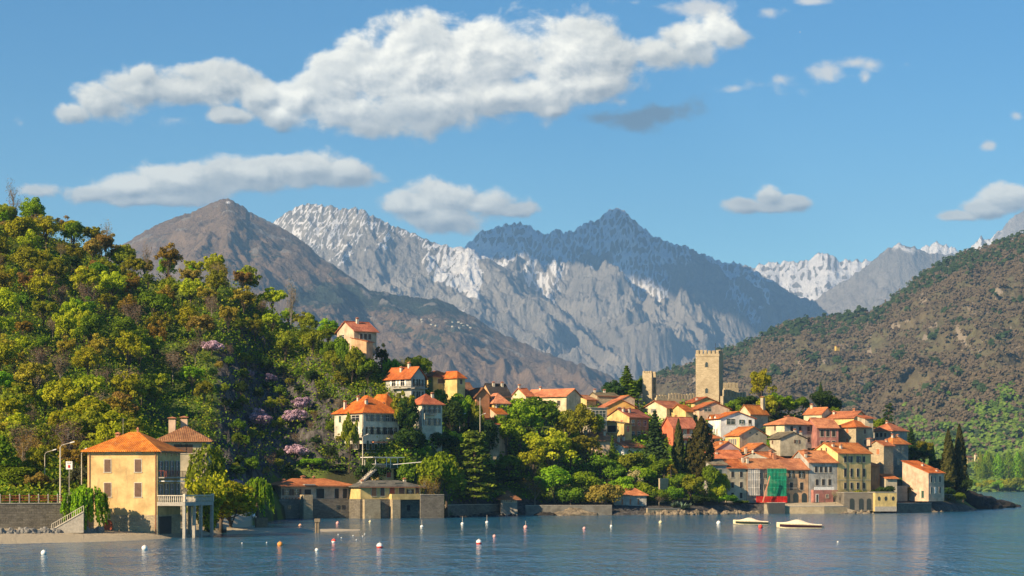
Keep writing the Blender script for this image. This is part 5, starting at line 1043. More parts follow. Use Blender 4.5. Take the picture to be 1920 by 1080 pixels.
# ruined corner tower
D = 586; cx = xpx(1222, D); br = math.radians(66); zb = 27.0; h = zpx(699, D) - zb
root = empty('castle_turret', (cx, D, zb), br, 'slender ruined corner tower with a tall dark slit left of the keep', 'castle tower')
dL = (-math.sin(br), math.cos(br)); WL = solve(cx, D, *dL, 1204.5); WR = 3.4
m = MB().box(0, .7, 0, WL, 0, h); m.box(.701, WR, 0, .7, 0, h * .55); m.box(.701, WR, WL - .7, WL, 0, h); m.box(WR + .001, WR + .6, 0, WL, 0, h * .985); m.box(.701, WR, .701, WL - .701, 0, h * .4)
m.box(.701, 1.3, 0, .7, h * .55, h * .99); m.build('tower_body', ST_CASTLE, root)
b = MB(); crenels(b, 0, .7, 0, WL, h, 4, .6, 'y', .2); crenels(b, WR, WR + .6, 0, WL, h * .985, 3, .7, 'y', .2); b.build('battlement', ST_CASTLE, root)
def curtain(name, label, pA, pB, z0, hw, th=.9, n=10, mh=1.3, mat=ST_CASTLE):
    a = Vector((pA[0], pA[1], z0)); bb = Vector((pB[0], pB[1], z0)); L = (bb - a).length; rz = math.atan2(bb.y - a.y, bb.x - a.x)
    r = empty(name, a, rz, label, 'castle wall'); m = MB().box(0, L, 0, th, 0, hw); m.build('wall', mat, r)
    q = MB(); crenels(q, 0, L, 0, .45, hw, n, mh); q.build('battlement', mat, r); return r
def xy(px, D): return (xpx(px, D), D)
curtain('curtain_wall', 'lit curtain wall stub beside the slender ruined tower', xy(1231, 586), xy(1252, 588), 26, zpx(746, 587) - 26, n=4, mh=.8)
curtain('curtain_wall', 'long battlemented curtain wall between the two castle towers', xy(1253, 590), xy(1304, 594), 26, zpx(748, 592) - 26, n=9, mh=1.6)
curtain('curtain_wall', 'dark battlemented wall climbing right of the keep', xy(1356, 591), xy(1400, 612), 27, zpx(745, 600) - 27, n=8, mh=1.9)
D = 612; r = empty('gate_tower', (xpx(1359, D), D, 27), math.radians(12), 'low battlemented tower behind the dark wall right of the keep', 'castle tower')
w_ = 27 / F * D; h = zpx(727, D) - 27; MB().box(0, w_, 0, 3.5, 0, h).build('tower_body', ST_CASTLE, r); b = MB(); crenels(b, 0, w_, 0, .5, h, 4, 1.5, 'x', .3); crenels(b, 0, w_, 3, 3.5, h, 4, 1.5, 'x', .3); b.build('battlement', ST_CASTLE, r)
# ---------------------------------------------------------------- named trees and shrubs: kind, variant, column, top row, distance, leaf, width, label
random.seed(3)
N_ = [
 ('willow',0,160,908,287,'fresh',98,'weeping willow hanging over the steps left of the ochre house'),
 ('ball',0,388,834,322,'mid',78,'big round clipped evergreen behind the ochre house terrace'),
 ('fountain',0,392,880,312,'lime',100,'bright yellow-green bush rising beside the stone terrace'),
 ('broad',1,432,902,322,'lime',100,'yellow-green willowy shrub at the end of the beach'),
 ('willow',1,483,893,395,'fresh',62,'vivid green weeping tree left of the salmon villa'),
 ('conifer',1,540,868,464,'mid',34,'small pointed green conifer behind the salmon villa roof'),
 ('broad',0,586,857,467,'fresh',46,'fresh green round tree behind the salmon villa'),
 ('palm',0,634,872,468,'fresh',38,'fan palm behind the right end of the salmon villa'),
 ('bush',0,628,888,466,'dark',30,'dark shrub under the fan palm'),
 ('broad',2,820,838,461,'fresh',68,'bright green tree right of the yellow villa'),
 ('twig',0,805,884,456,'gold',60,'golden willow bush right of the yellow villa balcony'),
 ('big',0,838,850,466,'olive',60,'olive green tree between yellow villa and great cedar'),
 ('cedar',0,890,802,484,'ced',128,'great layered cedar in the middle of the shore gardens'),
 ('big',1,865,806,492,'lime',70,'yellow-green tree crowning behind the great cedar'),
 ('broad',3,935,905,500,'dark',60,'dark evergreen clump beside the shaded boathouse'),
 ('broad',4,905,915,494,'dark',70,'low dark evergreen at the foot of the great cedar'),
 ('big',0,975,742,520,'fresh',78,'tall green plane tree below the long skyline house'),
 ('broad',2,1010,738,530,'mid',80,'deep green tree just below the long skyline house'),
 ('broad',0,950,775,512,'fresh',58,'light green tree left of the tall plane tree'),
 ('big',1,1035,800,508,'lime',96,'large yellow-green birch in the centre of the gardens'),
 ('airy',0,1000,832,505,'lime',60,'pale yellow-green tree left of the large birch'),
 ('broad',1,1040,872,499,'fresh',60,'vivid green round tree on the lawn above the sea wall'),
 ('twig',1,1003,892,498,'russet',52,'reddish brown small tree left of the lawn'),
 ('big',0,1092,752,530,'olive',60,'olive tree in front of the apartment block'),
 ('airy',1,1100,802,514,'olive',64,'drooping olive-green tree left of the stepped orange roofs'),
 ('broad',4,1092,880,500,'fresh',58,'light green tree overhanging the sea wall'),
 ('bush',0,1134,899,496.5,'russet',56,'orange-brown bush left of the orange roofed boathouse'),
 ('broad',3,1130,850,512,'mid',50,'green bush below the stepped orange roofs'),
 ('conifer',0,1148,818,517,'mid',30,'small spruce left of the low white gable'),
 ('conifer',1,1228,768,521,'spr',62,'tall dark spruce beside the red house'),
 ('cypress',2,1272,785,524,'cyp',24,'slim cypress left of the great cypress'),
 ('cypress',0,1292,820,525,'cyp',18,'short dark cypress tucked beside the great cypress'),
 ('cypress',1,1315,781,524,'cyp',42,'great thick cypress before the village roofs'),
 ('broad',0,1185,846,516,'olive',52,'olive shrub tree below the low white gable'),
 ('ball',0,1222,852,517,'fresh',22,'clipped bright green ball beside the tall spruce'),
 ('broad',2,1245,856,516,'mid',44,'round green tree below the tall spruce'),
 ('palm',1,1258,862,514,'gold',26,'palm with yellowing fronds left of the slim cypress'),
 ('bush',0,1165,885,505,'fresh',50,'light green shrub above the orange roofed boathouse'),
 ('bush',1,1200,893,505,'fresh',50,'green shrub right above the orange roofed boathouse'),
 ('bush',0,1188,872,510,'pale',30,'pale blossoming shrub on the garden terrace'),
 ('bush',1,1174,900,503,'pink',13,'magenta azalea behind the orange roofed boathouse'),
 ('bush',0,1230,910,503,'mid',40,'green shrub beside the stone garden stair'),
 ('twig',0,1236,922,502,'twig',36,'brown leafless bush on the rocky bank'),
 ('big',1,1295,888,510,'olive',52,'round olive-brown tree at the foot of the great cypress'),
 ('bush',1,1265,903,506,'mid',40,'dark green shrub on the bank above the agaves'),
 ('bush',0,1345,898,513,'lime',30,'yellow-green shrub in front of the grey quay house'),
 ('bush',1,1362,920,514,'fresh',40,'green shrub on the rocks below the grey quay house'),
 ('bush',0,1318,925,509,'dark',50,'dark shrub above the shore rocks'),
 ('bush',1,1390,935,518,'mid',28,'low shrub under the beige quay house'),
 ('conifer',1,1175,684,584,'mid',62,'tall dark castle conifer left of the ruined tower'),
 ('broad',1,1148,712,580,'dark',36,'dark pine left of the tall castle conifer'),
 ('broad',0,1195,706,590,'mid',34,'deep green tree against the ruined tower'),
 ('big',1,1427,689,594,'lime',46,'bright lime poplar towering right of the castle'),
 ('broad',3,1455,730,588,'fresh',50,'fresh green tree to the right of the lime poplar'),
 ('broad',1,1440,740,582,'lime',40,'light green tree below the lime poplar'),
 ('bush',0,1375,742,583,'mid',34,'green shrub under the dark castle wall'),
 ('bush',1,1400,735,590,'dark',44,'dark bushes under the dark castle wall'),
 ('broad',2,1505,741,596,'mid',30,'thin dark green tree left of the big yew'),
 ('broad',4,1540,729,596,'dark',48,'big dark yew above the small cream house'),
 ('cypress',0,1539,716,600,'dark',12,'pointed dark cypress top above the big yew'),
 ('bush',0,1565,757,593,'mid',22,'green shrub right of the big yew'),
 ('cedar',1,1666,752,602,'spr',44,'flat-topped umbrella cedar right of the village top'),
 ('broad',0,1646,782,590,'fresh',30,'bright shrub tree left of the umbrella cedar'),
 ('conifer',1,1708,800,590,'dark',40,'dark fir behind the right end of the village'),
 ('broad',0,1733,823,596,'olive',34,'olive tree between the dark fir and twin cypresses'),
 ('cypress',2,1748,828,597,'mid',14,'thin green cypress left of the twin cypresses'),
 ('broad',1,1758,860,590,'dark',46,'dark tree beside the left twin cypress'),
 ('broad',3,1715,835,588,'dark',50,'dark evergreen above the pink end house'),
 ('cypress',3,1778,804,586,'cyp',34,'left of the tall twin cypresses at the point'),
 ('cypress',3,1799,796,590,'cyp',36,'right and taller of the twin cypresses at the point'),
 ('broad',4,1770,898,575,'dark',44,'dark bush at the foot of the left twin cypress'),
 ('broad',2,1806,893,588,'dark',34,'black-green bush at the foot of the right twin cypress'),
 ('bush',1,1728,915,556,'lime',22,'bright climbing shrub at the pink end house corner'),
 ('ball',0,1745,905,557,'mid',16,'ivy mass on the front of the pink end house'),
 ('palm',0,1703,908,548,'gold',20,'golden palm in the courtyard left of the pink end house'),
 ('bush',0,1655,905,535,'dark',46,'dark terrace shrubs above the yellow boathouse'),
 ('bush',1,1610,912,528,'olive',34,'olive shrubs on the terrace of the tall yellow house'),
 ('bare',0,1566,912,526,'pale',20,'pale dried creeper at the corner of the tall yellow house'),
 ('broad',2,790,662,515,'mid',36,'dark broad tree left of the yellow skyline house'),
 ('broad',0,772,666,512,'dark',28,'dark tree above the shaded white house'),
 ('twig',1,755,668,510,'gold',34,'golden budding tree on the skyline above the white house'),
 ('big',1,415,898,319,'lime',86,'broad yellow-green willow bush between the two lime shrubs on the beach'),
 ('bush',1,858,724,506,'mid',44,'green shrubs under the right wing of the yellow skyline house'),
 ('broad',2,878,735,508,'fresh',30,'small bright tree right of the yellow skyline house'),
 ('broad',1,300,915,340,'dark',60,'dark tree behind the ochre house terrace'),
('broad',1,668,650,499,'olive',34,'olive tree under the hilltop annex'),
 ('broad',3,690,664,499,'mid',34,'green tree at the right corner of the hilltop house'),
 ('bush',0,650,662,500,'dark',34,'dark bush left of the hilltop annex'),
 ('bush',1,1420,805,560,'fresh',16,'small green bush behind the white house'),
 ('bush',0,1530,835,556,'mid',18,'small bush beside the shaded brick house'),
 ('broad',2,1442,812,556,'mid',16,'slim tree beside the large hipped house'),
 ('bush',1,1318,792,560,'mid',22,'garden bush left of the white house'),
 ('bush',0,1230,800,548,'dark',24,'dark bush behind the tall spruce'),
 ('broad',1,1100,765,560,'olive',24,'olive tree behind the apartment block'),
 ('bush',1,1200,775,562,'mid',20,'bush between the orange gable and the cream house'),
 ('bush',0,1650,858,552,'dark',16,'dark bush under the narrow stone house'),
 ('bush',1,1770,908,566,'dark',40,'dark bushes right of the pink end house'),
 ('bush',0,1790,918,572,'mid',36,'low green bushes before the twin cypresses'),
 ('bush',1,1756,918,556,'olive',22,'olive bush by the terrace railing at the point'),
 ('broad',0,1350,880,517,'olive',30,'olive tree left of the grey quay house'),
 ('broad',2,641,622,501,'mid',30,'dark green tree at the left corner of the hilltop pink house'),
 ('airy',0,660,648,498,'olive',28,'airy tree in front of the hilltop annex'),
 ('broad',2,1333,866,514,'mid',38,'green tree hiding the left side of the grey quay house'),
 ('broad',4,1560,742,598,'dark',36,'dark round tree right of the big yew'),
 ('broad',0,1478,752,590,'mid',44,'green trees between the lime poplar and the thin dark tree'),
 ('bush',0,735,662,508,'fresh',34,'vivid green bush on the skyline right of the hilltop house'),
 ('airy',0,716,643,506,'dark',26,'dark airy tree beside the hilltop house'),
 ('broad',3,755,722,478,'olive',44,'olive tree beside the tall cream villa'),
 ('broad',1,762,745,476,'dark',46,'dark tree between the tall villa and its neighbour'),
 ('palm',0,860,722,509,'fresh',30,'palm in front of the broad brown roof'),
 ('bush',1,815,718,503,'mid',50,'garden shrubs below the yellow skyline house'),
 ('broad',4,848,745,500,'dark',50,'dark tree below the broad brown roof'),
 ('broad',0,894,748,506,'olive',24,'small olive tree beside the white street pole'),
 ('bush',0,900,775,505,'dark',60,'dark hedge mass above the great cedar'),
 ('bush',1,770,790,474,'dark',60,'dark shrubs in the gully below the tall villa'),
 ('bush',0,830,800,488,'dark',60,'dark shrubs above the bright green garden trees'),
 ('bush',1,760,850,464,'mid',46,'green shrubs right of the yellow tower'),
 ('bush',0,800,870,466,'olive',34,'olive shrub behind the golden willow bush'),
 ('bush',1,700,850,463,'dark',60,'dark shrubs behind the yellow tower terrace'),
 ('broad',3,655,760,466,'olive',26,'climbing tree on the lit side of the tall villa'),
 ('bush',0,915,862,497,'dark',60,'dark shrubs right of the great cedar'),
 ('broad',2,955,850,504,'mid',50,'shaded green tree behind the shaded boathouse'),
 ('bush',1,960,890,503,'dark',60,'black-green thicket above the shaded boathouse roof'),
 ('bush',0,1070,905,497,'mid',46,'green shrub on the sea wall between the bright trees'),
 ('bush',1,1115,918,497,'olive',40,'olive shrub on the sea wall left of the boathouse'),
 ('broad',0,1070,820,517,'mid',50,'green tree behind the large birch'),
 ('broad',4,1060,765,530,'olive',50,'olive tree under the long skyline house'),
 ('broad',2,1120,772,535,'mid',30,'green tree before the apartment block'),
 ('bush',0,1205,868,513,'fresh',60,'green slope shrubs below the low white gable'),
 ('bush',1,1150,862,511,'mid',50,'green slope shrubs below the small spruce'),
 ('bush',0,1270,880,513,'mid',50,'green shrubs under the slim cypress'),
 ('broad',1,48,935,296,'dark',60,'dark broad shrub behind the promenade railing near the left edge'),
 ('broad',3,72,878,300,'russet',40,'russet and green shrub left of the lamp posts'),
 ('palm',1,112,888,300,'greyg',34,'small palm behind the tallest lamp post'),
 ('bush',1,112,916,296,'fresh',24,'bright shrub at the foot of the tallest lamp post'),
 ('broad',0,30,868,302,'mid',70,'leafy green tree by the left edge above the promenade'),
 ('broad',2,150,868,304,'greyg',40,'grey-green tree behind the white sign'),
]
for k, v, px, pyt, D, mat, wpx, lab in N_: treey(k, v, px, None, pyt, D, mat, lab, wpx)
for pxx, pyt, D, wp, lab in ((25, 333, 578, 34, 'bare leafless tree standing on the hilltop at the left edge'), (200, 402, 566, 30, 'tall bare tree on the skyline of the wooded hill'), (546, 512, 534, 34, 'bare tree on the hill skyline before the brown mountain')):
    treey('bare', pxx % 2, pxx, None, pyt, D, 'twig', lab, wp)
for pxx, pyt, D in ((275, 447, 562),): treey('bare', 0, pxx, None, pyt, D, 'twig', 'tall thin dead tree between the two hill crests', 26)
# ---------------------------------------------------------------- the wooded hill: individual trees
LOOK = dict(fresh='fresh green', lime='yellow-green', olive='olive green', mid='deep green', dark='dark evergreen', russet='russet budding', greyg='grey-green', gold='golden green', twig='brown leafless', lilac='lilac blossoming', orange='orange-leaved')
AREA = [(0, 0, 700, 430, 'on the hill crest'), ]
def cell(px, py):
    if px > 560: a = 'by the hilltop pink house' if py < 700 else 'left of the tall cream villa'
    elif px > 400: a = 'on the hill shoulder before the mountains' if py < 600 else ('above the lilac cliff' if py < 720 else 'on the dark cliff above the sea wall villas')
    elif px > 240: a = 'on the middle crest of the hill' if py < 560 else ('in the middle of the wooded hill' if py < 690 else 'above the weathered villa roof')
    elif px > 110: a = 'below the left skyline of the hill' if py < 560 else ('on the slope above the ochre house' if py < 720 else 'just over the ochre house roof')
    else: a = 'on the left hilltop' if py < 520 else ('near the left edge halfway up the hill' if py < 700 else 'above the promenade at the left edge')
    return a
rng = random.Random(11); pts = []; tries = 0
while len(pts) < 298 and tries < 60000:
    tries += 1; px = rng.uniform(-14, 735); cd_ = column(px)[0]; lo = cd_[4] + (12 if px < 300 else 4); hi = cd_[7] + 10; D = rng.uniform(lo, hi)
    x = xpx(px, D); cliff = px > 395 and px < 690 and D < cd_[6]; sp = (6.9 if px < 560 else 5.6) if not cliff else 4.4
    g = ground(px, D); py = HZ - (g - CH) / D * F
    if px > 640 and py > 690: continue
    if 615 < px < 720 and 585 < py - 20 < 690 and D < 506: 
        if px > 655: continue
    if cliff and rng.random() < .12: continue
    if 250 < px < 440 and D < cd_[5] + 12: continue
    if any((x - a) ** 2 + (D - b) ** 2 < sp * sp for a, b, *_ in pts): continue
    if abs(D - 329) < 14 and 255 < px < 400: continue
    pts.append((x, D, px, py, cliff))
pts.sort(key=lambda p: p[2]); labs = {}
made = []
for x, D, px, py, cliff in pts:
    nz = float(fbm(np.array([x / 16.]), np.array([D / 16.]), 3, 12)[0]) + rng.uniform(-.3, .3); topy = py - 50
    if cliff: mat = rng.choice(['lilac', 'lilac', 'twig', 'olive', 'mid', 'dark', 'mid', 'russet', 'dark', 'olive'] if rng.random() < .8 else ['dark', 'mid'])
    elif px > 560: mat = rng.choice(['dark', 'mid', 'olive', 'olive', 'mid', 'fresh'])
    elif py < 560: mat = ('mid', 'olive', 'gold', 'olive', 'lime', 'russet', 'olive', 'fresh', 'mid', 'dark', 'lime')[int((nz + 1) * 5.5) % 11]
    else: mat = ('fresh', 'olive', 'lime', 'fresh', 'mid', 'olive', 'gold', 'lime', 'twig', 'olive', 'lime', 'russet', 'fresh', 'greyg', 'mid')[int((nz + 1) * 7.5) % 15]
    kind = {'twig': 'twig', 'russet': rng.choice(['twig', 'airy', 'broad']), 'lilac': 'bush', 'orange': 'bush', 'gold': 'airy'}.get(mat, rng.choice(['broad', 'big', 'airy', 'big', 'broad', 'airy']))
    H = (rng.choice([rng.uniform(5, 8), rng.uniform(7, 10), rng.uniform(8, 11.5)]) if px < 560 else rng.uniform(5, 9)) if not cliff else rng.uniform(3.0, 5.0)
    if kind == 'bush': H = min(H, 7.5)
    made.append([kind, rng.randrange(9), px, D, H, mat, rng.uniform(.85, 1.2), cell(px, py), 'bush' if kind == 'bush' else 'tree'])
cnt = {}
for m in made: cnt.setdefault((m[5], m[8], m[7]), []).append(m)
ORD = ['first', 'second', 'third', 'fourth', 'fifth', 'sixth', 'seventh', 'eighth', 'ninth', 'tenth', 'eleventh', 'twelfth', 'thirteenth', 'fourteenth', 'fifteenth', 'sixteenth', 'seventeenth', 'eighteenth', 'nineteenth', 'twentieth']
for (mat, nm, c), L in cnt.items():
    for i, m in enumerate(L):
        if len(L) == 1: lab = f'only {LOOK[mat]} {nm} {c}'
        elif i == 0: lab = f'leftmost {LOOK[mat]} {nm} {c}'
        elif i == len(L) - 1: lab = f'rightmost {LOOK[mat]} {nm} {c}'
        else: lab = f'{ORD[i]} {LOOK[mat]} {nm} from the left {c}'
        tree(m[0], m[1], m[2], m[3], m[4], mat, lab, m[6], group='trees of the wooded hill')
# ---------------------------------------------------------------- undergrowth: countless small leaves over the banks
def undergrowth(name, n, sel, hgt, size, mat, seed, clump=9):
    r = np.random.default_rng(seed); P = []
    while len(P) < n // clump:
        px = r.uniform(-60, 1815); cd, cz = column(px); D = r.uniform(cd[2], cd[7])
        if sel(px, D, cd): P.append((xpx(px, D), D, float(np.interp(D, cd, cz))))
    P = np.repeat(np.array(P), clump, 0); P = P + r.normal(size=P.shape) * [.7, .7, 0]; P[:, 2] += np.abs(r.normal(size=len(P))) * hgt
    V, Q = quads(P, r.normal(size=P.shape) + [0, -.2, .9], size, r); me = np_mesh(name, V, Q, LM[mat], False, None, {'tint': r.random(len(P))})
    tag(link(name, me), kind='stuff')
undergrowth('undergrowth', 80000, lambda px, D, c: D > c[4] and px < 760 and not (395 < px < 690 and D < c[6] and rng.random() < .8), 1.0, .40, 'mid', 1)
undergrowth('undergrowth', 46000, lambda px, D, c: D > c[4] and px < 760 and not (395 < px < 690 and D < c[6] and rng.random() < .9), 1.3, .38, 'olive', 2)
undergrowth('undergrowth', 16000, lambda px, D, c: D > c[3] and 740 < px < 1500, 1.0, .5, 'mid', 3)
undergrowth('undergrowth', 14000, lambda px, D, c: D > c[3] and 740 < px < 1420, .7, .5, 'fresh', 4)
# ---------------------------------------------------------------- woods on the far slope
PXm, Dm, Zm, Tm = SL
def far_woods(name, n, cond, H, mat, seed, k=14):
    r = np.random.default_rng(seed); nr, nc = PXm.shape; P = []
    iy = r.integers(1, nr - 1, n * 6); ix = r.integers(1, nc - 1, n * 6)
    X = (PXm[iy, ix] - 960) / F * Dm[iy, ix]; PY = HZ - (Zm[iy, ix] - CH) / Dm[iy, ix] * F
    ok = cond(PXm[iy, ix], PY, Dm[iy, ix]) & (PXm[iy, ix] < 1990) & (r.random(n * 6) < (Dm[iy, ix] / 3600) * 0 + 1); ii = np.where(ok)[0][:n]
    B = np.stack([X[ii], Dm[iy[ii], ix[ii]], Zm[iy[ii], ix[ii]]], 1) + r.normal(size=(len(ii), 3)) * [3, 6, 0]
    hh = r.uniform(.6, 1.3, len(ii)) * H; tn = np.clip(r.normal(.5, .14, len(ii)), 0, 1)
    v = ell(len(ii) * k, r); Bk = np.repeat(B, k, 0); hk = np.repeat(hh, k)[:, None]
    P = Bk + v * hk * [.42, .42, .40] * r.uniform(.5, 1, (len(v), 1)) + np.array([0, 0, .5]) * hk
    V, Q = quads(P, v * .5 + np.array([-.25, -.35, .55]) + r.normal(size=v.shape) * .2, H * .42, r); me = np_mesh(name, V, Q, LM[mat], False, None, {'tint': np.clip(np.repeat(tn, k) + r.normal(0, .1, len(v)), 0, 1)})
    tag(link(name, me), kind='stuff')
LM['farbrown'] = leafmat('bare_woods', (.125, .110, .064), (.165, .140, .090), .05)
LM['fargreen'] = leafmat('spring_woods', (.05, .10, .018), (.15, .22, .04), .1)
LM['fardark'] = leafmat('pine_woods', (.022, .045, .018), (.045, .075, .03), .05)
nz_ = lambda X, Y, s, a: fbm(X / s, Y / s, 3, a)
far_woods('bare_woods', 34000, lambda X, Y, D: (nz_(X, Y, 60., 5) > -.35) & (Y < 850), 6.2, 'farbrown', 1, 8)
far_woods('spring_woods', 12000, lambda X, Y, D: slope_green(X, Y, 0) > .45 + 0 * X, 8, 'fargreen', 2, 12)
far_woods('pine_woods', 2600, lambda X, Y, D: (D > 3350) | (nz_(X, Y, 30., 8) > .34), 11, 'fardark', 3)
# trees and houses one can tell apart on the far shore
for i in range(26):
    px = 1838 + i * 4.1; tree('poplar', 0, px, 1760 + rng.uniform(-12, 12), rng.uniform(22, 33), ('fresh', 'mid', 'fresh')[i % 3], None, 1.0, z=3.0, group='row of poplars on the far shore')
    bpy.data.objects[C.objects[-3].name]['label'] = 'green poplar in the row on the far shore'
for i in range(14):
    px = 1822 + i * 8 + rng.uniform(-3, 3); r_ = tree('bush', i, px, 1712 + rng.uniform(-6, 10), rng.uniform(7, 14), ('fresh', 'olive', 'lime')[i % 3], 'leafy shore bush at the far waterline', 1.1, z=.5, group='bushes along the far waterline')
# ---------------------------------------------------------------- far shore buildings
def far_house(label, px, py, wpx, hpx, D, wall, tile, b=25, cat='house', name='far_house', roof='gx'):
    x, y, z = at(px, py, D); w_ = wpx / F * D; h = hpx / F * D; r = empty(name, (x, y, z - 3), math.radians(b), label, cat)
    q = w_ * .7; MB().box(0, w_, 0, q, 0, h + 3).build('wall', wall, r)
    roof_mesh(roof_surface(roof, w_, q, h + 3, h * .35, .6), .3).build('roof', tile, r)
    for i in range(max(1, int(w_ / 5))): MB().box(-.6, .6, -.06, .02, 0, 1.6).build('window', M_GLASS, r, (w_ * (i + .5) / max(1, int(w_ / 5)), 0, h + .2))
    return r
FD = 1950
far_house('yellow church hall with orange roof on the far shore slope', 1838, 869, 19, 12, FD, W_['amber'], T_OLD)
far_house('cluster house with tiled roof left of the far church', 1814, 867, 15, 9, FD, W_['yellow'], T_OLD)
far_house('small ochre house at the foot of the far church', 1826, 872, 9, 5, FD - 20, W_['amber'], T_OLD)
r = empty('church_tower', at(1829, 869, FD - 15), .4, 'pale bell tower of the yellow church on the far shore', 'church tower'); s_ = FD / F
r.location.z -= 3; MB().box(0, 4.5 * s_, 0, 4.5 * s_, 0, 16 * s_ + 3).build('tower_body', W_['cream'], r); b = MB(); hh = 16 * s_ + 3; q = 4.5 * s_
for a in ((0, 0), (q, 0), (q, q), (0, q)): pass
c = [(0, 0, hh + .02), (q, 0, hh + .02), (q, q, hh + .02), (0, q, hh + .02)]
for i in range(4): b.poly([c[i], c[(i + 1) % 4], (q / 2, q / 2, hh + 2.5)])
b.build('roof', T_OLD, r); MB().box(q * .3, q * .7, -.1, .02, hh - 4, hh - 1.5).build('belfry_opening', M_GLASS, r)
far_house('white house with red roof right of the far church', 1856, 863, 10, 5, 2000, W_['white'], T_OR)
far_house('red roofed villa higher on the far shore slope', 1873, 851, 11, 4, 2080, W_['pink'], T_RD)
far_house('yellow house near the far waterline left of the poplars', 1820, 913, 9, 8, 1725, W_['amber'], T_OLD)
far_house('orange house at the right edge of the far shore', 1913, 873, 12, 9, 1960, W_['peach'], T_OR)
far_house('pale roadside house below the right edge of the far slope', 1910, 820, 6, 4, 2150, W_['pink'], T_RD)
far_house('lone stone cottage on the wooded far slope', 1757, 757, 10, 4, 2360, W_['pale'], T_GR)
far_house('tiny yellow chapel alone on the brown far slope', 1568, 654, 8, 5, 3080, W_['amber'], T_OLD)
far_house('rosy cottage among green trees on the far slope', 1760, 842, 9, 4, 2050, W_['pink'], T_OLD)
def on_brown(px, py):
    PXb, Db_, Zb_, Tb_ = BM; c = int(np.argmin(np.abs(PXb[0] - px))); pyc = HZ - (Zb_[:, c] - CH) / Db_[:, c] * F; r_ = int(np.argmax(pyc <= py)); return xpx(px, Db_[r_, c]), float(Db_[r_, c]), float(Zb_[r_, c])
rr = random.Random(5)
for i in range(16):
    px = 790 + rr.uniform(0, 95); py = 601 + (px - 790) * .12 + rr.uniform(-4, 8)
    x, y, z = on_brown(px, py)
    o = tag(MB().box(0, rr.uniform(6, 10), 0, 8, -2, 4.5).build('far_house', W_['pale'], None, (x, y, z), rr.uniform(0, 1)), 'tiny white house of the village high on the brown mountain shoulder', 'house', 'mountain shoulder village houses')
# ---------------------------------------------------------------- shore walls, rocks, beach
def wallrun(name, label, pts, z0, z1, th=.5, mat=ST_WALL, cap=True, cat='wall'):
    a = pts[0]; r = empty(name, (a[0], a[1], z0), 0, label, cat); m = MB(); c = MB()
    for p, q in zip(pts, pts[1:]):
        P = Vector((p[0] - a[0], p[1] - a[1], 0)); Q = Vector((q[0] - a[0], q[1] - a[1], 0)); m.bar(P + Vector((0, 0, (z1 - z0) / 2)), Q + Vector((0, 0, (z1 - z0) / 2)), th, z1 - z0); c.bar(P + Vector((0, 0, z1 - z0 + .07)), Q + Vector((0, 0, z1 - z0 + .07)), th + .16, .13)
    m.build('masonry', mat, r)
    if cap: c.build('coping', M_CONC, r)
    return r
wallrun('promenade_wall', 'long grey retaining wall below the promenade railing', [xy(-300, 281), xy(0, 286.5), xy(120, 290), xy(160, 296)], .2, zpx(945, 286))
wallrun('sea_wall', 'plain sea wall running right from the yellow villa', [xy(788, 449), xy(832, 451)], -1, zpx(928, 449))
wallrun('sea_wall', 'shaded garden sea wall left of the shaded boathouse', [xy(836, 466), xy(880, 480), xy(938, 489)], -1, zpx(946, 484))
wallrun('sea_wall', 'pale sea wall below the central lawn', [xy(985, 491), xy(1050, 492), xy(1147, 494)], -1, zpx(948, 492), mat=stucco('weathered_wall', (.19, .18, .155), .8))
wallrun('sea_wall', 'low brown wall right of the orange roofed boathouse', [xy(1213, 496), xy(1275, 501)], -1, zpx(954, 497), mat=ST_WARM)
wallrun('garden_wall', 'rough stone wall with stair climbing the garden bank', [xy(1236, 507), xy(1252, 509)], 3, zpx(898, 508), mat=ST_WARM)
wallrun('quay_wall', 'stone quay before the arches and the pink ground floor', [xy(1470, 517.5), xy(1545, 518), xy(1588, 521)], -1, zpx(950, 518), mat=ST_WARM)
wallrun('quay_wall', 'low shaded wall at the water below the palm courtyard', [xy(1681, 531), xy(1745, 541)], -1, zpx(944, 536))
wallrun('garden_wall', 'dark stone terrace wall above the yellow boathouse', [xy(1660, 541), xy(1700, 547)], 0, zpx(912, 543), mat=ST_GREY)
# dark steel pontoon box at the quay
r = empty('quay_block', (xpx(1442, 516), 516, -1), .05, 'dark concrete block jutting from the quay below the netting', 'quay block'); MB().box(0, 4.2, 0, 3, 0, zpx(943, 516) + 1).build('block', plain('wet_concrete', (.045, .05, .05), .6), r); MB().box(-.1, 4.3, -.1, 3.1, zpx(943, 516) + 1.001, zpx(943, 516) + 1.12).build('slab', M_CONC, r)
def rockmat():
    def b(k):
        p = pos(k); n = k.noise(p, .9, 6, .7); n2 = k.noise(p, 4, 4, .7)
        return principled(k, k.mix(k.ramp(n, .3, .7), (.07, .06, .048), (.30, .24, .16)), .9, n2, .9, .2, spec=.2)
    return new_mat('shore_rock', b)
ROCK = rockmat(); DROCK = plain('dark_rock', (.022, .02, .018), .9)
def rock(px, D, w_, h, label, group=None, mat=None, z=-.3, seed=0, wy=None):
    r = random.Random(seed); bm = __import__('bmesh').new(); __import__('bmesh').ops.create_icosphere(bm, subdivisions=3, radius=1)
    for v in bm.verts:
        n = v.co; f = 1 + .28 * float(fbm(np.array([n.x * 1.3 + seed]), np.array([n.y * 1.3 + n.z * 1.7]), 4, seed)[0]) * 1.6; v.co = Vector((n.x * f * w_ / 2, n.y * f * (wy or w_) / 2, max(n.z * f * h, -h * .6)))
    me = bpy.data.meshes.new('rock'); bm.to_mesh(me); bm.free(); me.materials.append(mat or ROCK)
    o = link('rock', me, None, (xpx(px, D), D, z)); o.rotation_euler.z = r.uniform(-.3, .3); tag(o, label, 'rock', group); return o
rr = random.Random(9)
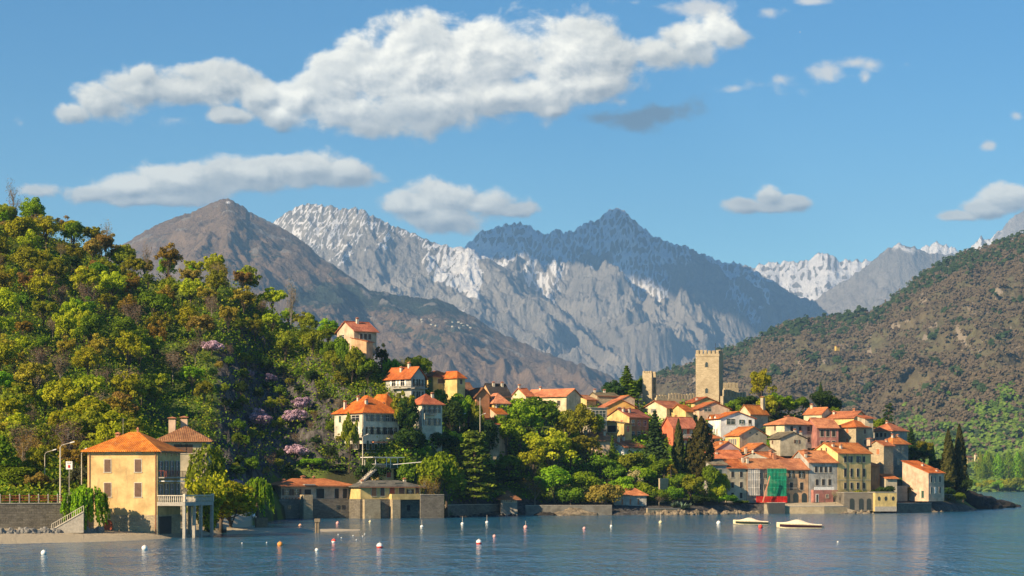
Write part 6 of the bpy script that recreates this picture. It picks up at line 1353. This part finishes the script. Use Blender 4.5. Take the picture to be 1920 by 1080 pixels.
for i in range(26):
    px = 1215 + i * 8.2; D = np.interp(px, [1215, 1300, 1430], [495, 499, 516]) + rr.uniform(-1, 2)
    rock(px, D, rr.uniform(1.6, 3.4), rr.uniform(.7, 1.9), 'pale brown boulder on the bank between boathouse and quay', 'boulders of the bank before the village', seed=i)
for i in range(12): rock(1580 + i * 5 + rr.uniform(-2, 2), 519 + rr.uniform(-1, 1), rr.uniform(1, 2.4), rr.uniform(.5, 1.2), 'boulder piled below the arcade', 'boulders below the arcade', seed=40 + i)
for i in range(20): rock(1700 + i * 6.5, np.interp(1700 + i * 6.5, [1700, 1760, 1830], [535, 545, 572]) + rr.uniform(-1, 1), rr.uniform(1, 2.6), rr.uniform(.4, .9), 'low shore stone below the pink end house and cypresses', 'stones at the point', seed=60 + i)
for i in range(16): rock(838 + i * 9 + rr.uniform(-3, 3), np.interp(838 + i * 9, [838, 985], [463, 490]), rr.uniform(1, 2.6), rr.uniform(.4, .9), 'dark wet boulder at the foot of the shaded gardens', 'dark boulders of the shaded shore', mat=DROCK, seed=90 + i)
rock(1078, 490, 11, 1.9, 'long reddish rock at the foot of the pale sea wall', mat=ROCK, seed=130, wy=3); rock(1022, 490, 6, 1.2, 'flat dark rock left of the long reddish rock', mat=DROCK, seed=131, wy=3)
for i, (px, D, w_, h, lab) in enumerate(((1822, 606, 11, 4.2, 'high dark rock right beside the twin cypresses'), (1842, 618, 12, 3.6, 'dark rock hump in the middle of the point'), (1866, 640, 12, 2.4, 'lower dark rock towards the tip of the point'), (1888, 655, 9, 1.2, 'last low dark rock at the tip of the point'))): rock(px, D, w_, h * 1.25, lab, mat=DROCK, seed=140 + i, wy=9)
# gravel spit beside the beach
n1, n2 = 70, 24; u = np.linspace(0, 1, n1)[None]; v = np.linspace(-1, 1, n2)[:, None]
cpx = 425 + u * 250; cD = np.interp(u * 250 + 425, [425, 480, 540, 675], [322, 325, 331, 338]); hw = (11 * (1 - u) ** .8 + 1.4); Dd = cD + v * hw * .8; Xs = (cpx - 960) / F * Dd
Zs = (.75 * (1 - u) + .30) * (1 - v ** 2) - .12 + .05 * fbm(Xs / 2, Dd / 2, 3, 9)
GRAVEL = new_mat('gravel', lambda k: principled(k, k.mix(k.noise(pos(k), 3, 5, .7), (.27, .22, .15), (.55, .47, .34)), .95, k.noise(pos(k), 9, 3), .6, .05))
tag(link('gravel_spit', np_mesh('gravel_spit', np.stack([Xs, Dd + 0 * Xs, Zs], -1).reshape(-1, 3), grid_faces(n2, n1), GRAVEL, True)), kind='structure')
# row of pale boulders above the beach
for i in range(30):
    px = -6 + i * 6.6; D = np.interp(px, [0, 200], [277, 287]); rock(px, D, rr.uniform(1.2, 2.2), rr.uniform(.6, 1.1), 'grey boulder in the row along the top of the beach', 'boulder row along the beach', z=.75, seed=170 + i, mat=plain('grey_boulder', (.20, .19, .17), .9))
# ---------------------------------------------------------------- promenade: railing, steps, lamps, sign
r = empty('promenade_railing', (xpx(-40, 287), 287, zpx(945, 287) + .13), math.atan2(5, xpx(158, 294) - xpx(-40, 287)), 'brown promenade railing with pale posts along the retaining wall', 'railing')
L = 15.4; rl = MB()
for z in (.35, .7, 1.05): rl.bar((0, 0, z), (L, 0, z), .08)
for i in range(60): rl.bar((i * L / 60, 0, .2), (i * L / 60, 0, 1.0), .03)
rl.build('rails', SHUT['red'], r)
for i in range(12): m = MB().box(-.08, .08, -.08, .08, 0, 1.15); m.lathe([(.11, 1.12), (.05, 1.3), (.01, 1.35)], n=6); m.build('post', M_CONC, r, (i * 1.36 + .3, 0, 0))
rs = empty('stone_steps', at(98, 990, 283), .12, 'stone steps with white iron handrail rising behind the willow', 'steps'); n = 16; Lx = 58 / F * 286; Hh = 34 / F * 286; rs.location.z = 1.3
s = MB()
for i in range(n): s.box(Lx * i / n, Lx * (i + 1) / n - .002, -.9, .9, -.3, Hh * (i + 1) / n)
s.build('step', M_CONC, rs); q = MB(); q.bar((0, -.9, .95), (Lx, -.9, Hh + .95), .08); q.bar((0, -.9, .15), (Lx, -.9, Hh + .12), .16)
for i in range(n + 1): q.bar((Lx * i / n, -.9, Hh * i / n), (Lx * i / n, -.9, Hh * i / n + .95), .045 if i % 4 else .09)
q.build('handrail', M_FRAME, rs)
def lamp(label, px, pyb, pyt, D, arm, pole=.09, s=1.0):
    x, y, z = at(px, pyb, D); h = (pyb - pyt) / F * D; r = empty('street_lamp', (x, y, z), 0, label, 'street lamp'); MB().tube([(0, 0, -2), (0, 0, h * .6), (0, 0, h - .5)], [pole * 1.2, pole, pole * .9], 8).build('pole', M_FRAME, r)
    a = MB(); a.tube([(0, 0, h - .55), (arm * .12, 0, h - .2), (arm * .5, 0, h), (arm, 0, h + .22)], .05, 6); a.build('arm', M_FRAME, r)
    hd = MB(); hd.bar((arm * .75, 0, h + .14), (arm * 1.1, 0, h + .3), .28, .14); hd.build('lamp_head', M_WHITE, r); return r
lamp('tallest street lamp with curved arm left of the ochre house', 113, 932, 832, 293, 1.9, .11)
lamp('smaller street lamp furthest left beside the tallest one', 84, 900, 846, 305, 1.6, .06)
lamp('thin street lamp hard against the left wall of the ochre house', 153, 910, 844, 300, .7, .07)
lamp('street lamp beside the tall cream villa balcony', 680, 868, 816, 462, 1.2, .11)
lamp('white street lamp on the road below the palm roof', 900, 800, 777, 500, 1.3, .06)
lamp('street lamp left of the white pole on the hill road', 862, 793, 777, 500, 1.4, .06)
tag(MB().tube([(0, 0, 0), (0, 0, 8.0)], .08, 8).build('utility_pole', M_FRAME, None, at(900, 805, 500)), 'tall pale pole standing on the hill road above the cedar', 'pole')
tag(MB().tube([(0, 0, 0), (0, 0, 6.0)], .08, 8).build('utility_pole', M_FRAME, None, at(796, 822, 476)), 'short pale pole below the cream house with the balcony', 'pole')
# white board with a small red emblem
x, y, z = at(123.5, 880, 292); r = empty('sign_board', (x, y, z), .05, 'white square sign board with a small red emblem beside the tallest lamp', 'sign'); w_ = 12 / F * 292; h = 15 / F * 292
MB().box(0, w_, 0, .06, -h, 0).build('board', M_WHITE, r, (0, 0, h)); MB().box(-.16, .16, -.02, .0, -.2, .2).build('emblem', plain('sign_red', (.5, .03, .02), .5), r, (w_ / 2, -.002, h * .36))
MB().tube([(w_ / 2, .1, -6), (w_ / 2, .1, h)], .05, 6).build('post', M_CONC, r)
tx = MB()
for i, ww in enumerate((.10, .04, .12, .08)): tx.box(.24 + i * .15, .24 + i * .15 + ww, -.012, -.002, h * .72, h * .72 + .14)
tx.build('lettering', M_DARK, r)
def wire(label, a, b, sag, rad=.03):
    a = Vector(a); b = Vector(b); P = [a.lerp(b, t) - Vector((0, 0, sag * 4 * t * (1 - t))) for t in np.linspace(0, 1, 13)]; m = MB().tube([p - a for p in P], rad, 4, False); tag(m.build('cable', M_DARK, None, a), label, 'cable')
wire('dark cable sagging between the lamps and the ochre house', at(84, 848, 305), at(160, 848, 292), .9)
wire('thin cable crossing the dark cliff to the villa lamp', at(540, 836, 440), at(640, 822, 462), .4, .04)
wire('pale cable running down beside the tall villa', at(680, 814, 462), at(660, 842, 455), .1, .05)
tag(MB().bar((0, 0, 0), (xpx(790, 460) - xpx(737, 460), 0, .6), .12).build('boom', M_WHITE, None, at(737, 871, 459)), 'long white boom reaching right from the tower terrace', 'boom')
# scaffold on the quay house
I = HS['q3']; R_ = I['root']; a0 = R_.location; br = R_.rotation_euler.z; WR, h = I['WR'], I['h']
def netmat(name, col, al):
    def b(k):
        uv = uvn(k); n = k.noise(pos(k), .8, 4, .6); ux, vy, _ = k.sep(uv)
        gx = k.math('LESS_THAN', k.math('FRACT', k.math('MULTIPLY', ux, .5)), .05); gy = k.math('LESS_THAN', k.math('FRACT', k.math('MULTIPLY', vy, .5)), .05)
        d = k.new('ShaderNodeBsdfDiffuse'); k.link(k.mix(k.math('MAXIMUM', gx, gy), k.mix(k.ramp(n, .3, .7), tuple(c * .65 for c in col), col), tuple(min(1, c * 1.6) for c in col)), d.inputs[0])
        t = k.new('ShaderNodeBsdfTransparent'); mx = k.new('ShaderNodeMixShader'); mx.inputs[0].default_value = al; k.link(t.outputs[0], mx.inputs[1]); k.link(d.outputs[0], mx.inputs[2]); return mx.outputs[0]
    return new_mat(name, b)
def drape(name, label, cat, f0, f1, z0, z1, mat, off=1.5):
    r = empty(name, (a0.x, a0.y, a0.z), br, label, cat); n = 26; V = []; m = MB(); nz = 8
    for j in range(nz + 1):
        for i in range(n + 1): x = WR * (f0 + (f1 - f0) * i / n); V.append((x, -off - .02 * math.sin(i * 1.3) - .04 * math.sin(i * .35 + j * .9), z0 + (z1 - z0) * j / nz))
    m.v = V; m.f = [(j * (n + 1) + i, j * (n + 1) + i + 1, (j + 1) * (n + 1) + i + 1, (j + 1) * (n + 1) + i) for j in range(nz) for i in range(n)]
    m.build('sheet', mat, r); return r
drape('safety_net', 'green safety net hanging over the scaffolded facade', 'net', .48, .995, 1.7, h - .1, netmat('green_net', (.02, .30, .16), .84))
drape('sheeting', 'greyish white sheeting covering the left of the scaffolded house', 'sheeting', .01, .33, 2.0, h - .1, netmat('white_sheet', (.52, .48, .42), 1.0), .5)
drape('barrier_net', 'bright red barrier netting along the scaffold foot', 'net', .17, 1.0, .1, 1.75, netmat('red_net', (.60, .03, .02), .93), 1.8)
r = empty('scaffold', (a0.x, a0.y, a0.z), br, 'steel scaffold behind the green net', 'scaffold'); p = MB(); d = MB()
for i in range(5):
    x = WR * (.48 + .515 * i / 4)
    for y in (-1.35, -.4): p.tube([(x, y, 0), (x, y, h)], .035, 5)
for j in range(1, 5):
    for y in (-1.35, -.4): p.bar((WR * .48, y, j * 1.9), (WR * .995, y, j * 1.9), .05)
    d.box(WR * .48, WR * .995, -1.25, -.5, j * 1.9 + .05, j * 1.9 + .1)
p.build('tube', M_CONC, r); d.build('deck', SHUT['orange'], r)
tag(MB().bar((0, 0, 0), (1.9, .4, 6.8), .25).build('rubble_chute', plain('chute', (.55, .25, .15), .7), None, (a0.x + WR * .37, a0.y - 1.5, 3.0)), 'leaning pink pole against the scaffold', 'chute')
# handrail at the point
r = empty('railing', at(1752, 934, 552), .2, 'thin railing on the terrace before the pink end house', 'railing'); q = MB(); q.bar((0, 0, 1), (6, 0, 1), .05)
for i in range(13): q.bar((i * .5, 0, 0), (i * .5, 0, 1), .035)
q.build('rails', M_CONC, r)
# agaves
def agave(px, D, s_, label, z=None):
    rg = random.Random(int(px)); m = MB()
    for i in range(22):
        a = i * 2.4; el = rg.uniform(.25, 1.2); L = s_ * rg.uniform(.7, 1.1); d = Vector((math.cos(a) * math.cos(el), math.sin(a) * math.cos(el), math.sin(el))); s = Vector((-math.sin(a), math.cos(a), 0)) * L * .09
        p0 = Vector((0, 0, 0)); p1 = d * L * .5 + Vector((0, 0, .04)); p2 = d * L - Vector((0, 0, L * .1)); k = len(m.v)
        m.v += [tuple(p0 - s * .7), tuple(p0 + s * .7), tuple(p1 + s), tuple(p1 - s), tuple(p2)]; m.f += [(k, k + 1, k + 2, k + 3), (k + 3, k + 2, k + 4)]
    tag(m.build('agave', LM['agave'], None, (xpx(px, D), D, ground(px, D) + .3 if z is None else z)), label, 'plant')
for i, (px, D, s_, lab) in enumerate(((1262, 502, 2.2, 'leftmost pale agave on the rocky bank'), (1272, 503, 2.0, 'second pale agave from the left on the bank'), (1280, 502, 2.3, 'third pale agave on the bank'), (1290, 503, 2.1, 'rightmost pale agave on the rocky bank'), (844, 468, 2.6, 'big pale agave in the shade right of the yellow villa wall'))): agave(px, D, s_, lab)
# ---------------------------------------------------------------- posts in the water
x, y, _ = at(490, 996, 331); r = empty('mooring_box', (x, y, -1), .3, 'square wooden box on two short piles by the gravel spit', 'mooring'); z0 = zpx(991, 331) + 1; z1 = zpx(972, 331) + 1
WOOD = plain('weathered_wood', (.20, .16, .11), .9); MB().box(-.95, .95, -.8, .8, z0, z1).build('box', WOOD, r)
for sx in (-.35, .4): MB().tube([(sx, 0, 0), (sx, 0, z0 + .1)], .17, 8).build('pile', WOOD, r)
MB().box(-1.0, 1.0, -.85, .85, z1 + .002, z1 + .08).build('lid', WOOD, r)
r = empty('mooring_post', (xpx(595, 322), 322, -1), 0, 'thick wooden mooring post standing in the water off the spit', 'post'); z1 = zpx(973, 322) + 1
for sx, sy in ((-.2, 0), (.2, 0), (0, .3)): MB().tube([(sx, sy, 0), (sx, sy, z1)], .2, 8).build('pile', WOOD, r)
MB().box(-.46, .46, -.3, .6, z1 - .5, z1 + .05).build('cap', WOOD, r)
def ch(px, D, lab):
    r = empty('garden_chair', at(px, 976, D), .5, lab, 'chair'); r.location.z = ground(px, D) ; w = M_WHITE
    MB().box(-.3, .3, -.3, .3, .42, .47).build('seat', w, r); MB().bar((0, .3, .47), (0, .5, 1.05), .55, .05).build('backrest', w, r)
    for sx in (-.26, .26):
        for sy in (-.26, .26): MB().bar((sx, sy, 0), (sx, sy, .42), .05).build('leg', w, r)
ch(477, 388, 'left white garden chair on the grass behind the mooring box'); ch(482, 388, 'right white garden chair on the grass behind the mooring box')
# ---------------------------------------------------------------- buoys
BC = dict(white=plain('buoy_white', (.78, .76, .70), .45), orange=plain('buoy_orange', (.70, .28, .06), .5), red=plain('buoy_red', (.72, .07, .05), .5), peach=plain('buoy_peach', (.72, .42, .28), .5), pink=plain('buoy_pink', (.72, .36, .32), .5), cream=plain('buoy_cream', (.70, .60, .36), .5))
def buoy(label, px, pyc, rpx, col, mast=0, two=None, group=None):
    rpx *= .86
    D = CH * F / (pyc + rpx * .75 - HZ); R = rpx / F * D; r = empty('buoy', (xpx(px, D), D, 0), 0, label, 'buoy', group)
    pf = [(R * math.sin(t), -R * math.cos(t) + R * .62) for t in np.linspace(.15, math.pi - .02, 12)]
    k = 6 if two else 12
    MB().lathe(pf, n=18).build('float', BC[col], r, smooth=True)
    if two: MB().lathe([(a * 1.012, b) for a, b in pf[1:6]], n=18).build('band', BC[two], r, smooth=True)
    top = R * 1.62
    MB().tube([(0, 0, top - .05), (0, 0, top + (mast / F * D if mast else R * .35))], .035 if mast else R * .12, 6).build('mast' if mast else 'mooring_eye', M_FRAME if mast else M_CONC, r)
for b_ in (('leftmost large white buoy near the beach', 82, 1036, 6.3, 'white'), ('white buoy in the golden reflection of the ochre house', 271, 1027, 6.3, 'white'), ('single orange buoy in the left foreground water', 525, 1020, 6, 'orange'), ('small white buoy between the orange and the large white one', 594, 1031, 4.2, 'white'),
    ('red buoy with pale base left of the large white one', 626, 1014, 5.2, 'red', 0, 'white'), ('largest white buoy with dark waterline in the foreground', 712, 1023, 7, 'white', 0, 'red'), ('red and white buoy in the middle foreground', 898, 1016, 6.2, 'white', 0, 'red'),
    ('peach buoy left of the mooring post', 563, 985, 3.8, 'peach'), ('pinkish buoy right of the mooring post', 633, 980.5, 3.8, 'pink'), ('cream buoy with mast before the yellow villa', 694, 978, 3.2, 'cream', 9), ('white buoy with mast before the plain sea wall', 791, 987, 3.6, 'white', 10),
    ('white buoy with mast before the great cedar', 867, 982, 3.6, 'white', 11), ('white buoy with tall thin mast left of the shaded boathouse', 913, 979, 3.4, 'white', 11), ('salmon buoy with mast below the shaded boathouse', 985.5, 988, 4.4, 'pink', 8), ('low pale red buoy in midwater', 927, 1005, 3.6, 'pink'),
    ('flat pinkish buoy below the long reddish rock', 1095.5, 990.5, 3.6, 'pink'), ('small white spar buoy before the boathouse', 1146, 986, 2.8, 'white', 8), ('cream buoy with tall mast below the low brown wall', 1238.5, 979, 4, 'cream', 14), ('round white buoy left of the moored boats', 1347.5, 980, 4.8, 'white'),
    ('red ball buoy between the two moored boats', 1426, 987, 4.8, 'red'), ('tiny white float alone on the right water', 1571, 1016, 2, 'white')): buoy(*b_)
for i, (px, py) in enumerate(((640, 1008), (662, 1004), (668, 1012), (680, 1005), (684, 1001), (634, 1002), (454, 1018), (500, 1017))): buoy('tiny white float among the scatter off the spit', px, py, 1.3, 'white', group='scatter of tiny floats off the spit')
# ---------------------------------------------------------------- moored speedboats under cream covers
def boat(label, pxa, pxb, pyw, hull, rz, ph):
    D = CH * F / (pyw - HZ); L = (pxb - pxa) / F * D / math.cos(rz); r = empty('motorboat', (xpx((pxa + pxb) / 2, D), D, 0), rz, label, 'boat', 'moored speedboats')
    n = 15; secs = []; cov = []
    for i in range(n):
        t = i / (n - 1); x = -L / 2 + L * t                          # bow at the left
        bw = L * .16 * math.sin(min(1, (t + .02) / .55) * math.pi / 2) ** .7 * (1 - .12 * t); sh = L * (.125 - .045 * t) ; kl = -.25 + .5 * max(0, .25 - t) * 3.2
        secs.append([(x, 0, kl), (x, -bw * .75, kl * .4 + .05), (x, -bw, sh), (x, bw, sh), (x, bw * .75, kl * .4 + .05)])
        hp = L * .085 * math.exp(-((t - .47) / .2) ** 2) + .03; cov.append([(x, -bw * 1.02, sh - .10), (x, -bw * .98, sh + .03), (x, -bw * .5, sh + hp * .75), (x, 0, sh + hp), (x, bw * .5, sh + hp * .75), (x, bw * .98, sh + .03), (x, bw * 1.02, sh - .1)])
    m = MB(); m.v = [p for s in secs for p in s]
    for i in range(n - 1):
        for j in range(5): a = i * 5 + j; b_ = i * 5 + (j + 1) % 5; m.f.append((a, b_, b_ + 5, a + 5))
    m.f.append(tuple(range((n - 1) * 5, n * 5))); m.build('hull', BC['cream'], r, smooth=False)
    s = MB(); s.v = []
    for i in range(1, n):
        for p in (secs[i][1], secs[i][2]): pass
    for side in (1,):
        for i in range(1, n): a = Vector(secs[i][1]); b_ = Vector(secs[i][2]); s.v += [tuple(a.lerp(b_, .18) + Vector((0, -.02, 0))), tuple(a.lerp(b_, .72) + Vector((0, -.02, 0)))]
        for i in range(n - 2): s.f.append((2 * i, 2 * i + 2, 2 * i + 3, 2 * i + 1))
    s.build('stripe', hull, r)
    c = MB(); c.v = [p for q in cov for p in q]; c.f = [(i * 7 + j, i * 7 + j + 1, i * 7 + j + 8, i * 7 + j + 7) for i in range(n - 1) for j in range(6)]; c.build('cover', plain('cream_canvas', (.68, .58, .42), .85), r, smooth=True)
    t = MB(); t.box(L / 2, L / 2 + .45, -.5, .5, .1, .3); t.build('bathing_platform', BC['cream'], r)
    f = MB()
    for x in (-.02 * L, .03 * L): f.tube([(x, 0, L * .19), (x, 0, L * .2 + .25)], .03, 5)
    f.build('cleat', M_CONC, r)
boat('left moored speedboat with cream cover and dark green hull stripe', 1375, 1440, 983, plain('hull_green', (.02, .03, .02), .4), -.12, 0)
boat('right and larger moored speedboat with cream cover and plum hull stripe', 1457, 1540, 990, plain('hull_plum', (.035, .012, .02), .4), -.16, 0)
# ---------------------------------------------------------------- cumulus drifting above the frame; its shadow lies on the great massif
def cloud(loc, size, seed):
    bm = __import__('bmesh').new(); B = __import__('bmesh').ops; B.create_icosphere(bm, subdivisions=5, radius=1)
    co = np.array([v.co[:] for v in bm.verts]); f = 1 + .35 * fbm(co[:, 0] * 1.4 + seed, co[:, 1] * 1.4 + co[:, 2], 5, seed)
    co = co * f[:, None]; co[:, 2] = np.where(co[:, 2] < 0, co[:, 2] * .25, co[:, 2])
    for v, c in zip(bm.verts, co): v.co = Vector(c) * Vector(size)
    me = bpy.data.meshes.new('cloud'); bm.to_mesh(me); bm.free()
    me.materials.append(new_mat('cloud', lambda k: principled(k, (.9, .9, .9), 1.0, spec=0))); me.polygons.foreach_set('use_smooth', [True] * len(me.polygons)); tag(link('cloud', me, None, loc), kind='structure')
t = 9500.0
for (px, py, Dm_, sx, sy, sz, sd) in ((1390, 500, 13400, 900, 900, 260, 1), (1120, 440, 13600, 620, 700, 220, 2), (950, 430, 13700, 480, 600, 200, 3), (1480, 590, 13200, 600, 700, 200, 4)):
    p = Vector(at(px, py, Dm_)) + S * t; cloud(p, (sx, sy, sz), sd)
